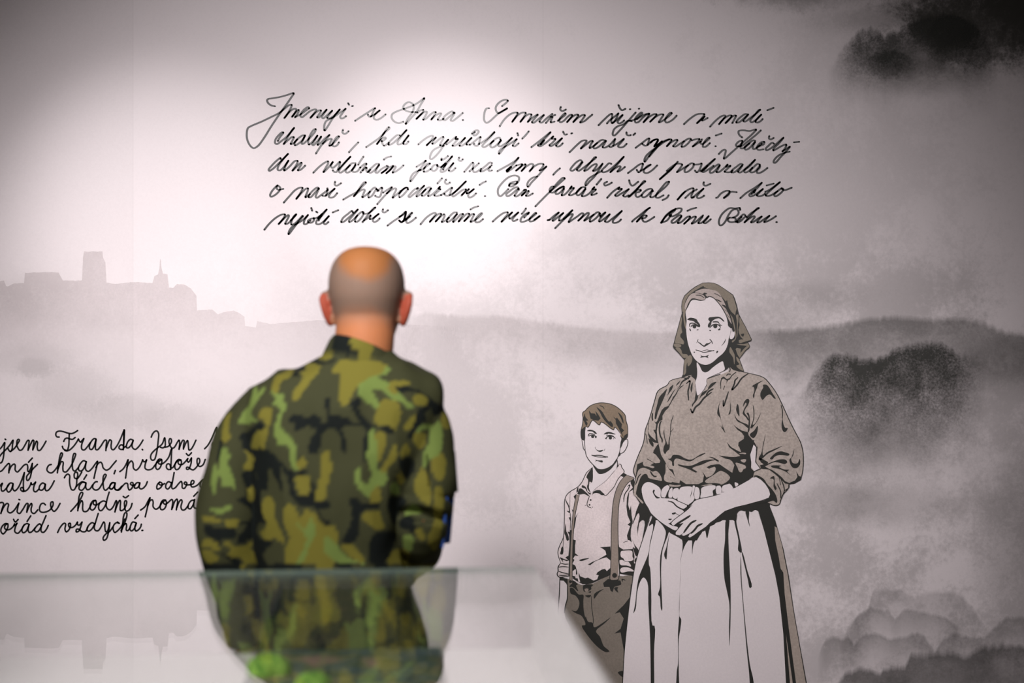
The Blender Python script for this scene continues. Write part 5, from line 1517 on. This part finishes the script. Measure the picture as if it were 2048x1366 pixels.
TRAY = 0.14
cbox('glass_top', 0.0, LEN, 0.0, DEP, CASE_H - 0.008, CASE_H, None, case, [m_glass, m_edge], [0, 0, 1, 0, 0, 0])
cbox('glass_pane', 0.006, LEN - 0.006, 0.004, 0.010, CASE_H - TRAY, CASE_H - 0.0085, m_glass, case)
cbox('glass_pane', 0.006, LEN - 0.006, DEP - 0.010, DEP - 0.004, CASE_H - TRAY, CASE_H - 0.0085, m_glass, case)
cbox('end_panel', 0.0, 0.0055, 0.004, DEP - 0.004, CASE_H - TRAY, CASE_H - 0.0085, m_white, case)
cbox('end_panel', LEN - 0.0055, LEN, 0.004, DEP - 0.004, CASE_H - TRAY, CASE_H - 0.0085, m_white, case)
cbox('tray', 0.0, LEN, 0.0, DEP, CASE_H - TRAY - 0.02, CASE_H - TRAY - 0.0005, m_felt, case)
cbox('plinth', 0.03, LEN - 0.03, 0.03, DEP - 0.03, 0.0, CASE_H - TRAY - 0.0205, m_white, case)

# exhibits lying in the case
TZ = CASE_H - TRAY


def tray_pt(px, py, zz=TZ):
    yy = (CAM_Z - zz) / ((py - 683) / F)
    return Vector(((px - 1024) / F * yy, yy, zz))


def blotch_mat(name, cols, scale):
    m = mat(name, cols[0], 0.75, 0.2)
    b = m.node_tree.nodes['Principled BSDF']
    geo = N(m, 'ShaderNodeNewGeometry')
    n = N(m, 'ShaderNodeTexNoise')
    n.inputs['Scale'].default_value = scale
    n.inputs['Detail'].default_value = 3
    n.inputs['Distortion'].default_value = 0.6
    L(m, geo.outputs['Position'], n.inputs['Vector'])
    cr = N(m, 'ShaderNodeValToRGB')
    els = cr.color_ramp.elements
    while len(els) < len(cols):
        els.new(0.5)
    for i, c in enumerate(cols):
        els[i].position = 0.32 + 0.36 * i / (len(cols) - 1)
        els[i].color = (*c, 1)
    L(m, n.outputs['Fac'], cr.inputs[0])
    L(m, cr.outputs[0], b.inputs['Base Color'])
    return m


board = cbox('relief_board', 0.165, 0.475, 0.0118, 0.60, TZ + 0.0004, TZ + 0.0055,
             blotch_mat('board_print', [(0.03, 0.05, 0.04), (0.10, 0.15, 0.15), (0.05, 0.09, 0.04), (0.20, 0.20, 0.10), (0.32, 0.18, 0.16)], 16), None)
board['label'] = 'flat dark patchwork board lying inside the display case under the glass'
board['category'] = 'exhibit'


def mound(name, px, py, rx, ry, h, m, label, seed):
    c = tray_pt(px, py)
    vs, fs = [], []
    nu, nv = 22, 8
    for j in range(nv + 1):
        a = j / nv * math.pi / 2
        for i in range(nu):
            t = i / nu * 2 * math.pi
            k = 1 + 0.25 * noise.noise(Vector((math.cos(t) * 1.6 + seed, math.sin(t) * 1.6, a * 1.5)))
            vs.append((c.x + rx * k * math.cos(a) * math.cos(t), c.y + ry * k * math.cos(a) * math.sin(t), TZ + 0.006 + h * k * math.sin(a)))
    for j in range(nv):
        for i in range(nu):
            fs.append((j * nu + i, j * nu + (i + 1) % nu, (j + 1) * nu + (i + 1) % nu, (j + 1) * nu + i))
    fs.append(tuple(reversed(range(nu))))
    o = mesh_obj(name, vs, fs, m, None, None, True)
    o['label'] = label
    o['category'] = 'exhibit'
    o['group'] = 'green moss mounds in the display case'
    return o


m_moss = blotch_mat('moss_green', [(0.08, 0.30, 0.02), (0.38, 0.72, 0.10)], 60)
mound('moss_mound', 536, 1352, 0.036, 0.04, 0.028, m_moss, 'bright green moss mound under the glass, left one of the two in the case', 1)
mound('moss_mound', 626, 1380, 0.028, 0.03, 0.020, m_moss, 'bright green moss mound under the glass, right one of the two in the case', 5)

# ------------------------------------------------------------------ visitor


def mp(px, py, dy=0.0):
    """point at the visitor's distance"""
    return Vector(((px - 1024) / F * MAN, MAN + dy, CAM_Z + (683 - py) / F * MAN))


PX = MAN / F


class Solid:
    def __init__(self):
        self.v, self.f = [], []

    def rings(self, rings, cap=True):
        """rings: lists of equal count points"""
        b = len(self.v)
        n = len(rings[0])
        for r in rings:
            self.v += [tuple(p) for p in r]
        for k in range(len(rings) - 1):
            for i in range(n):
                a = b + k * n
                self.f.append((a + i, a + (i + 1) % n, a + n + (i + 1) % n, a + n + i))
        if cap:
            self.f.append(tuple(reversed(range(b, b + n))))
            e = b + (len(rings) - 1) * n
            self.f.append(tuple(range(e, e + n)))

    def loft_z(self, secs, n=28, power=2.0, seg=4):
        """secs: (x, y, z, half width, half depth)"""
        sm = catmull_n(secs, seg)
        rs = []
        for (x, y, z, hw, hd) in sm:
            ring = []
            for i in range(n):
                t = 2 * math.pi * i / n
                c, s = math.cos(t), math.sin(t)
                e = 2.0 / power
                ring.append((x + hw * math.copysign(abs(c) ** e, c), y + hd * math.copysign(abs(s) ** e, s), z))
            rs.append(ring)
        self.rings(rs)

    def tube(self, pts, n=18, seg=4, flat=1.0):
        """pts: (vec, radius)"""
        sm = catmull_n([(*p, r) for p, r in pts], seg)
        P = [Vector(s[:3]) for s in sm]
        up = Vector((0.13, 0.31, 0.94))
        rs = []
        for i, s in enumerate(sm):
            t = (P[min(i + 1, len(P) - 1)] - P[max(i - 1, 0)]).normalized()
            a = t.cross(up)
            if a.length < 0.05:
                a = t.cross(Vector((1, 0, 0)))
            a.normalize()
            b = t.cross(a)
            rs.append([P[i] + (a * math.cos(k * 2 * math.pi / n) + b * math.sin(k * 2 * math.pi / n) * flat) * s[3] for k in range(n)])
        self.rings(rs)

    def ball(self, c, rx, ry, rz, n=20):
        rs = []
        for j in range(1, 12):
            a = math.pi * j / 12
            rs.append([(c[0] + rx * math.sin(a) * math.cos(2 * math.pi * i / n), c[1] + ry * math.sin(a) * math.sin(2 * math.pi * i / n), c[2] - rz * math.cos(a)) for i in range(n)])
        self.rings(rs)


def catmull_n(rows, seg):
    P = [np.array(r, float) for r in rows]
    out = []
    n = len(P)
    for i in range(n - 1):
        p0 = P[i - 1] if i else 2 * P[0] - P[1]
        p1, p2 = P[i], P[i + 1]
        p3 = P[i + 2] if i + 2 < n else 2 * P[-1] - P[-2]
        for k in range(seg):
            t = k / seg
            out.append(0.5 * ((2 * p1) + (-p0 + p2) * t + (2 * p0 - 5 * p1 + 4 * p2 - p3) * t * t + (-p0 + 3 * p1 - 3 * p2 + p3) * t ** 3))
    out.append(P[-1])
    return [tuple(o) for o in out]


def remeshed(name, sol, voxel, smooth_it, m, parent, fn=None):
    me = bpy.data.meshes.new(name + '_raw')
    me.from_pydata(sol.v, [], sol.f)
    me.update()
    bm = bmesh.new(); bm.from_mesh(me)
    bmesh.ops.recalc_face_normals(bm, faces=bm.faces)
    bm.to_mesh(me); bm.free()
    o = bpy.data.objects.new(name + '_raw', me)
    link(o)
    r = o.modifiers.new('r', 'REMESH')
    r.mode = 'VOXEL'
    r.voxel_size = voxel
    if smooth_it:
        s = o.modifiers.new('s', 'SMOOTH')
        s.factor = 0.5
        s.iterations = smooth_it
    dg = bpy.context.evaluated_depsgraph_get()
    ev = bpy.data.meshes.new_from_object(o.evaluated_get(dg))
    n = len(ev.vertices)
    co = np.empty(n * 3)
    ev.vertices.foreach_get('co', co)
    no = np.empty(n * 3)
    ev.vertex_normals.foreach_get('vector', no)
    co = co.reshape(-1, 3)
    no = no.reshape(-1, 3)
    faces = [tuple(p.vertices) for p in ev.polygons]
    bpy.data.objects.remove(o)
    bpy.data.meshes.remove(ev)
    if fn:
        co = fn(co, no)
    out = mesh_obj(name, co, faces, m, parent, None, True)
    return out, co, no


def set_col(o, cols):
    at = o.data.color_attributes.new('pattern', 'FLOAT_COLOR', 'POINT')
    at.data.foreach_set('color', np.hstack([cols, np.ones((len(cols), 1))]).astype(np.float32).ravel())


def attr_mat(name, rough, spec, bump=0.0, sss=0.0):
    m = mat(name, (0.5, 0.5, 0.5), rough, spec)
    b = m.node_tree.nodes['Principled BSDF']
    a = N(m, 'ShaderNodeVertexColor', layer_name='pattern')
    L(m, a.outputs['Color'], b.inputs['Base Color'])
    if sss:
        b.inputs['Subsurface Weight'].default_value = sss
        b.inputs['Subsurface Radius'].default_value = (0.02, 0.008, 0.004)
        b.inputs['Subsurface Scale'].default_value = 0.5
    if bump:
        n = N(m, 'ShaderNodeTexNoise')
        n.inputs['Scale'].default_value = 350
        bp = N(m, 'ShaderNodeBump')
        bp.inputs['Strength'].default_value = bump
        bp.inputs['Distance'].default_value = 0.001
        L(m, n.outputs['Fac'], bp.inputs['Height'])
        L(m, bp.outputs[0], b.inputs['Normal'])
    return m


m_cloth = attr_mat('camouflage_cloth', 0.85, 0.15, 0.3)
m_skin = attr_mat('skin', 0.62, 0.22, 0.05, 0.10)

foot = mp(690, 683)
person = empty('person', (foot.x, MAN, 0), 'bald visitor in camouflage uniform standing with his back turned, behind the glass case', 'person')

# --- body
B = Solid()


def hd(py, cx, hw, yb, yf):
    z = CAM_Z + (683 - py) * PX
    return ((cx - 1024) * PX, MAN + (yf + yb) / 2 + 0.02, z, hw * PX, (yf - yb) / 2)


B.loft_z([hd(494, 732, 16, -.045, .0), hd(499, 732, 36, -.072, .035), hd(509, 732, 53, -.088, .062), hd(525, 732, 66, -.100, .084), hd(545, 732, 73.5, -.106, .094),
          hd(568, 732, 76.5, -.107, .097), hd(592, 732, 75, -.103, .097), hd(612, 732, 71, -.094, .096), hd(632, 732, 67, -.082, .094),
          hd(655, 732, 60, -.068, .092), hd(680, 731, 50, -.05, .09), hd(700, 731, 34, -.02, .088), hd(708, 731, 18, .0, .07)], 32, 2.1)
# neck, torso
B.tube([(mp(733, 615, 0.0), .060), (mp(731, 655, -.005), .0615), (mp(729, 700, -.012), .061), (mp(725, 740, .0), .056)], 24)
B.loft_z([((y[1] - 1024) * PX, MAN, CAM_Z + (683 - y[0]) * PX, y[2] * PX, y[3]) for y in
          [(735, 717, 60, .05), (790, 697, 130, .07), (900, 680, 125, .085), (1050, 663, 105, .085), (1200, 672, 105, .085), (1330, 685, 130, .10), (1370, 685, 125, .09)]], 28, 2.3)
ELB_L, ELB_R = mp(455, 1080, -.02), mp(845, 1050, -.03)
WR_L, WR_R = mp(484, 1285, .05), mp(770, 1180, .21)
ARM_L = [(mp(560, 815, 0), .070), (mp(510, 848, 0), .060), (mp(481, 900, -.005), .061), (mp(465, 965, -.01), .060), (mp(456, 1030, -.018), .0605),
         (ELB_L, .059), (mp(462, 1150, .0), .054), (mp(474, 1225, .03), .046), (WR_L, .041)]
ARM_R = [(mp(808, 828, 0), .068), (mp(846, 862, 0), .061), (mp(852, 920, -.005), .061), (mp(853, 990, -.015), .057), (ELB_R, .051),
         (mp(832, 1105, .06), .046), (mp(796, 1155, .16), .043), (WR_R, .040)]
for arm in (ARM_L, ARM_R):
    B.tube([(p, r * .55) for p, r in arm[:-1]] + [(arm[-1][0], .027)], 16)
LEGS = []
for s, hx, kx, ax in ((-1, 632, 630, 632), (1, 738, 742, 742)):
    LEGS.append((mp(hx, 1370), mp(kx, 1730, .01), mp(ax, 2050, -.01)))
    B.tube([(mp(hx, 1370), .078), (mp(kx, 1730, .01), .052), (mp(ax, 2050, -.01), .038)], 16)
    B.tube([(mp(ax, 2050, -.02), .038), (mp(ax, 2100, .05), .036), (mp(ax, 2112, .14), .022)], 12)
# hands: the left one hangs at his side, the right one rests before the belt
for wr, d, side, curl in ((WR_L, Vector((.012, .018, -.092)), Vector((.15, 1, .2)), Vector((.6, .25, 0))),
                          (WR_R, Vector((-.088, .030, -.020)), Vector((0, .25, 1)), Vector((0, -.5, -.5)))):
    dn = d.normalized()
    side = (side - dn * side.dot(dn)).normalized()
    palm = wr + d * 0.55
    B.tube([(wr - dn * .03, .026), (wr, .027), (palm, .037), (wr + d, .033)], 14, 4, 0.62)
    for k in range(4):
        base = wr + d + side * (0.028 - 0.0187 * k)
        ln = (0.070, 0.078, 0.073, 0.058)[k]
        p1 = base + dn * ln * 0.45 + curl * .006
        p2 = base + dn * ln * 0.80 + curl * .020
        p3 = base + dn * ln * 0.95 + curl * .036
        B.tube([(base - dn * .02, .0092), (p1, .0086), (p2, .0078), (p3, .0065)], 10, 3)
    tb = wr + d * 0.35 + side * .026
    B.tube([(tb, .012), (tb + dn * .028 + side * .022 + curl * .008, .011), (tb + dn * .056 + side * .028 + curl * .022, .009)], 10, 3)
# ears
for s, ex in ((-1, 657), (1, 809)):
    c = mp(ex, 617, .012)
    B.tube([(c + Vector((s * -.004, -.006, -.030)), .009), (c + Vector((s * .004, -.016, -.010)), .009), (c + Vector((s * .011, -.020, .016)), .008), (c + Vector((s * .010, -.006, .030)), .007),
            (c + Vector((s * .002, .012, .026)), .007), (c + Vector((s * -.006, .016, .004)), .007)], 10, 4)
    B.ball(c + Vector((s * -.001, -.002, -.002)), .006, .016, .028)
    B.ball(c + Vector((s * -.003, -.004, -.029)), .007, .009, .010)
# face: brow, nose, lips, chin
fx = (731 - 1024) * PX
fy = MAN + .112
zf = lambda py: CAM_Z + (683 - py) * PX
B.tube([(Vector((fx, fy - .004, zf(598))), .010), (Vector((fx, fy + .012, zf(618))), .010), (Vector((fx, fy + .020, zf(636))), .013)], 10, 3)
B.ball((fx - .013, fy + .006, zf(638)), .009, .010, .008)
B.ball((fx + .013, fy + .006, zf(638)), .009, .010, .008)
B.ball((fx - .030, fy - .006, zf(594)), .024, .012, .007)
B.ball((fx + .030, fy - .006, zf(594)), .024, .012, .007)
B.ball((fx, fy - .003, zf(660)), .024, .010, .006)
B.ball((fx, fy - .004, zf(668)), .021, .010, .006)
B.ball((fx, fy - .004, zf(692)), .020, .014, .014)
body, co, no = remeshed('body', B, 0.0045, 3, m_skin, person)
# skin pattern: bald crown, shaved stubble around it, bare nape
pxs = 1024 + co[:, 0] / MAN * F
pys = 683 - (co[:, 2] - CAM_Z) / MAN * F
crown = np.hypot((pxs - 738) / 55, (pys - 506) / 60)
nz = np.array([noise.noise(Vector(c) * 30) for c in co])
crown = crown + 0.12 * nz
sstep = lambda a, b, x: np.clip((x - a) / (b - a), 0, 1) ** 2 * (3 - 2 * np.clip((x - a) / (b - a), 0, 1))
stub = sstep(0.74, 1.18, crown) * (1 - sstep(608, 668, pys + 10 * nz + 8 * np.cos((pxs - 732) / 30)))
stub *= (co[:, 1] < MAN + 0.075)
onhead = (pys < 720)
stub = np.where(onhead, stub, 0)
SK, ST, EAR_GLOW = np.array(s2l(180, 114, 74)), np.array(s2l(132, 108, 93)), np.array(s2l(152, 70, 50))  # ear red paints in the glow of backlight through the ears
CR = np.array(s2l(158, 102, 58))  # crown skin painted darker to offset the light from above
skin0 = SK + (CR - SK) * ((pys < 580) * 1.0)[:, None]
cols = skin0 + (ST - skin0) * stub[:, None]
ear = (np.abs(pxs - 732) > 69 + 8 * (pys < 600)) & (pys > 588) & (pys < 655)
cols[ear] = EAR_GLOW
set_col(body, cols)
m_eye = mat('eye_white', (0.8, 0.78, 0.75), 0.2, 0.5)
m_iris = mat('iris_brown', (0.05, 0.03, 0.02), 0.2, 0.5)
for s in (-1, 1):
    S_ = Solid()
    S_.ball((fx + s * .030, fy - .014, zf(604)), .012, .012, .0105)
    e = mesh_obj('eye', S_.v, S_.f, m_eye, body, None, True)
    S_ = Solid()
    S_.ball((fx + s * .030, fy - .0035, zf(604)), .0055, .003, .0055)
    mesh_obj('iris', S_.v, S_.f, m_iris, body, None, True)

# --- camouflage lookup; 'd' patches also carry painted shade of folds and arm gaps
CC = {'b': np.array(s2l(59, 61, 39)), 'd': np.array(s2l(20, 25, 23)), 'o': np.array(s2l(109, 104, 41)), 'g': np.array(s2l(105, 123, 61))}
PATCH = []
R = None
for ln in CAMO_AND_SHADE.strip().split('\n'):
    if ln.startswith('R '):
        R = tuple(float(x) for x in ln.split()[1:])
        continue
    k, rest = ln.split(None, 1)
    p = catmull(parse_pts(rest, R), True, 3)
    PATCH.append((k, np.array([(q.x, q.y) for q in p])))


def inside(poly, x, y):
    r = np.zeros(len(x), bool)
    n = len(poly)
    j = n - 1
    for i in range(n):
        xi, yi = poly[i]
        xj, yj = poly[j]
        c = ((yi > y) != (yj > y)) & (x < (xj - xi) * (y - yi) / ((yj - yi) if yj != yi else 1e-9) + xi)
        r ^= c
        j = i
    return r


def camo_cols(co, no, traced=True):
    n = len(co)
    cols = np.tile(CC['b'], (n, 1))
    f1 = np.array([noise.noise(Vector((c[0] * 14, c[1] * 14, c[2] * 8 + 3))) + 0.5 * noise.noise(Vector((c[0] * 33, c[1] * 33, c[2] * 20))) for c in co])
    f2 = np.array([noise.noise(Vector((c[0] * 15 + 9, c[1] * 15, c[2] * 8))) + 0.5 * noise.noise(Vector((c[0] * 36, c[1] * 36 + 5, c[2] * 22))) for c in co])
    f3 = np.array([noise.noise(Vector((c[0] * 17 + 31, c[1] * 17, c[2] * 8))) + 0.5 * noise.noise(Vector((c[0] * 40, c[1] * 40 + 15, c[2] * 22))) for c in co])
    cols[f1 > 0.12] = CC['o']
    cols[f2 > 0.30] = CC['g']
    cols[f3 > 0.18] = CC['d']
    if traced:
        x = 1024 + co[:, 0] / co[:, 1] * F
        y = 683 - (co[:, 2] - CAM_Z) / co[:, 1] * F
        back = (no[:, 1] < 0.25) & (y < 1128) & (co[:, 1] < MAN + 0.03)
        sub = np.tile(CC['b'], (n, 1))
        for k, poly in PATCH:
            lo, hi = poly.min(0), poly.max(0)
            m_ = np.where(back & (x >= lo[0]) & (x <= hi[0]) & (y >= lo[1]) & (y <= hi[1]))[0]
            if len(m_):
                ins = inside(poly, x[m_], y[m_])
                sub[m_[ins]] = CC[k]
        cols[back] = sub[back]
    return cols


def folds(amp):
    def fn(co, no):
        out = co.copy()
        for i, c in enumerate(co):
            a = noise.noise(Vector((c[0] * 9, c[1] * 9, c[2] * 5)))
            b = noise.noise(Vector((c[0] * 22 + 4, c[1] * 22, c[2] * 16)))
            r = 1 - abs(noise.noise(Vector((c[0] * 13, c[1] * 13 + 7, c[2] * 7 + c[0] * 6)))) * 2
            out[i] += no[i] * amp * (0.7 * a + 0.35 * b + 0.55 * r)
        return out
    return fn


# --- jacket
J = Solid()
J.loft_z([((cx - 1024) * PX, MAN + dy, CAM_Z + (683 - py) * PX, hw * PX, hd_) for (py, cx, hw, hd_, dy) in
          [(704, 722, 60, .062, -.008), (722, 719, 80, .075, -.006), (738, 713, 120, .088, 0), (757, 701, 166, .098, 0), (785, 692, 192, .112, 0), (830, 686, 195, .124, 0), (900, 678, 180, .130, 0),
           (1000, 662, 150, .128, 0), (1090, 655, 140, .124, 0), (1160, 668, 146, .126, 0), (1230, 680, 158, .134, 0), (1310, 684, 168, .140, 0), (1345, 684, 168, .140, 0)]], 40, 2.35)
J.tube(ARM_L, 22)
J.tube(ARM_R, 22)
jacket, co, no = remeshed('jacket', J, 0.0055, 5, m_cloth, person, folds(0.0100))
set_col(jacket, camo_cols(co, no))
# --- collar
K = Solid()


def cring(cx, py, hw, dep, tilt, bk, dy):
    out = []
    n = 40
    for i in range(n):
        t = 2 * math.pi * i / n
        c, s = math.cos(t), math.sin(t)
        y_ = py + tilt * c + (bk * s if s < 0 else 0)
        out.append(mp(cx + hw * c, y_, dy + dep * s))
    return out


K.rings([cring(721, 744, 86, .080, 10, 4, -.004), cring(724, 716, 74, .078, 14, 12, -.006), cring(727, 694, 60, .072, 20, 15, -.008),
         cring(727, 696, 55, .066, 20, 15, -.008), cring(723, 744, 70, .066, 10, 6, -.004), cring(721, 744, 86, .080, 10, 4, -.004)], cap=False)
kn = np.array([Vector((v[0] - mp(724, 0).x, v[1] - MAN, 0)).normalized() for v in K.v])
KS = Solid(); KS.v = K.v; KS.f = K.f
collar = mesh_obj('collar', K.v, K.f, m_cloth, jacket, None, True)
sd = collar.modifiers.new('sub', 'SUBSURF'); sd.levels = 0; sd.render_levels = 0
bm = bmesh.new(); bm.from_mesh(collar.data)
bmesh.ops.subdivide_edges(bm, edges=bm.edges[:], cuts=2, use_grid_fill=True, smooth=0.3)
bmesh.ops.recalc_face_normals(bm, faces=bm.faces)
bm.to_mesh(collar.data); bm.free()
collar.modifiers.clear()
off = Vector(collar.data.vertices[0].co)
wc = np.array([tuple(v.co) for v in collar.data.vertices]) + np.array(person.location)
wn = np.array([tuple(v.normal) for v in collar.data.vertices])
wn[:, 1] = np.where(wc[:, 1] < MAN, -1, 1)
set_col(collar, camo_cols(wc, wn))


def plate(name, quad, th, m, parent, cols=None, bevel=0.003):
    """bent cloth plate between quad corners (world points) with thickness th along its normal"""
    a, b, c, d = [Vector(q) for q in quad]
    nrm = (b - a).cross(d - a).normalized()
    nu, nv = 10, 10
    top, bot = [], []
    for j in range(nv + 1):
        for i in range(nu + 1):
            u, v = i / nu, j / nv
            p = (a * (1 - u) + b * u) * (1 - v) + (d * (1 - u) + c * u) * v
            bulge = nrm * (0.012 * math.sin(math.pi * u))
            top.append(p + bulge + nrm * th)
            bot.append(p + bulge)
    n = nu + 1
    vs = top + bot
    o_ = len(top)
    fs = []
    for j in range(nv):
        for i in range(nu):
            q = (j * n + i, j * n + i + 1, (j + 1) * n + i + 1, (j + 1) * n + i)
            fs.append(q)
            fs.append(tuple(reversed([o_ + k for k in q])))
    rim = [i for i in range(n)] + [j * n + nu for j in range(1, nv + 1)] + [nv * n + i for i in range(nu - 1, -1, -1)] + [j * n for j in range(nv - 1, 0, -1)]
    for k in range(len(rim)):
        p, q = rim[k], rim[(k + 1) % len(rim)]
        fs.append((p, p + o_, q + o_, q))
    ob = mesh_obj(name, vs, fs, m, parent, None, False)
    bm = bmesh.new(); bm.from_mesh(ob.data)
    bmesh.ops.recalc_face_normals(bm, faces=bm.faces)
    bm.to_mesh(ob.data); bm.free()
    if cols is not None:
        set_col(ob, np.tile(cols, (len(vs), 1)))
    return ob


# sleeve pocket flaps, pocket and badge
fl1 = plate('pocket_flap', [mp(856, 903, -.075), mp(911, 901, -.012), mp(917, 983, -.012), mp(862, 962, -.078)], .006, m_cloth, jacket)
wc = np.array([tuple(v.co) for v in fl1.data.vertices]) + np.array(person.location)
set_col(fl1, camo_cols(wc, np.tile((0, -1, 0), (len(wc), 1))))
fl2 = plate('pocket_flap', [mp(436, 872, .0), mp(452, 876, -.06), mp(446, 915, -.066), mp(427, 910, .0)], .006, m_cloth, jacket, CC['d'])
badge = plate('sleeve_badge', [mp(898, 988, -.05), mp(909, 988, .01), mp(900, 1088, .015), mp(889, 1090, -.045)], .004, mat('badge_blue', (0.015, 0.06, 0.26), 0.5, 0.4), jacket)
badge['label'] = 'blue badge on the right sleeve'
for wr, el in ((WR_L, mp(474, 1225, .03)), (WR_R, mp(796, 1155, .16))):
    Q = Solid()
    d = (wr - el).normalized()
    Q.tube([(wr - d * .045, .0425), (wr - d * .02, .0435), (wr + d * .004, .0425)], 22)
    cf = mesh_obj('cuff', Q.v, Q.f, m_cloth, jacket, None, True)
    wc = np.array(Q.v)
    set_col(cf, camo_cols(wc, np.tile((0, 1, 0), (len(wc), 1)), False))

# --- trousers and boots
T = Solid()
T.loft_z([((684 - 1024) * PX, MAN, CAM_Z + (683 - py) * PX, hw * PX, d_) for (py, hw, d_) in [(1260, 140, .118), (1330, 158, .128), (1400, 160, .13), (1440, 140, .11)]], 32, 2.4)
for (h, k, a) in LEGS:
    T.tube([(h, .098), ((h + k) / 2, .088), (k, .072), ((k + a) / 2, .070), (a + Vector((0, 0, .06)), .066)], 22)
tr, co, no = remeshed('trousers', T, 0.008, 4, m_cloth, person, folds(0.006))
set_col(tr, camo_cols(co, no, False))
m_boot = mat('black_boot_leather', (0.02, 0.018, 0.016), 0.4, 0.5)
m_sole = mat('boot_sole', (0.015, 0.015, 0.015), 0.8, 0.2)
for (h, k, a) in LEGS:
    S_ = Solid()
    S_.tube([(a + Vector((0, 0, .10)), .058), (a + Vector((0, -.004, .02)), .052), (Vector((a.x, a.y - .004, .075)), .050), (Vector((a.x, a.y + .02, .058)), .046)], 18)
    S_.tube([(Vector((a.x, a.y - .045, .052)), .034), (Vector((a.x, a.y + .02, .062)), .045), (Vector((a.x, a.y + .09, .054)), .044), (Vector((a.x, a.y + .155, .046)), .038), (Vector((a.x, a.y + .185, .040)), .022)], 18)
    bt, _, _ = remeshed('boot', S_, 0.007, 4, m_boot, person)
    outl = []
    for i in range(24):
        t = 2 * math.pi * i / 24
        outl.append((a.x + .046 * math.cos(t), a.y + .062 + .132 * math.sin(t)))
    vs = [(x, y, 0.0) for x, y in outl] + [(x, y, 0.024) for x, y in outl]
    fs = [tuple(reversed(range(24))), tuple(range(24, 48))] + [(i, (i + 1) % 24, 24 + (i + 1) % 24, 24 + i) for i in range(24)]
    mesh_obj('sole', vs, fs, m_sole, bt)
bpy.context.view_layer.update()
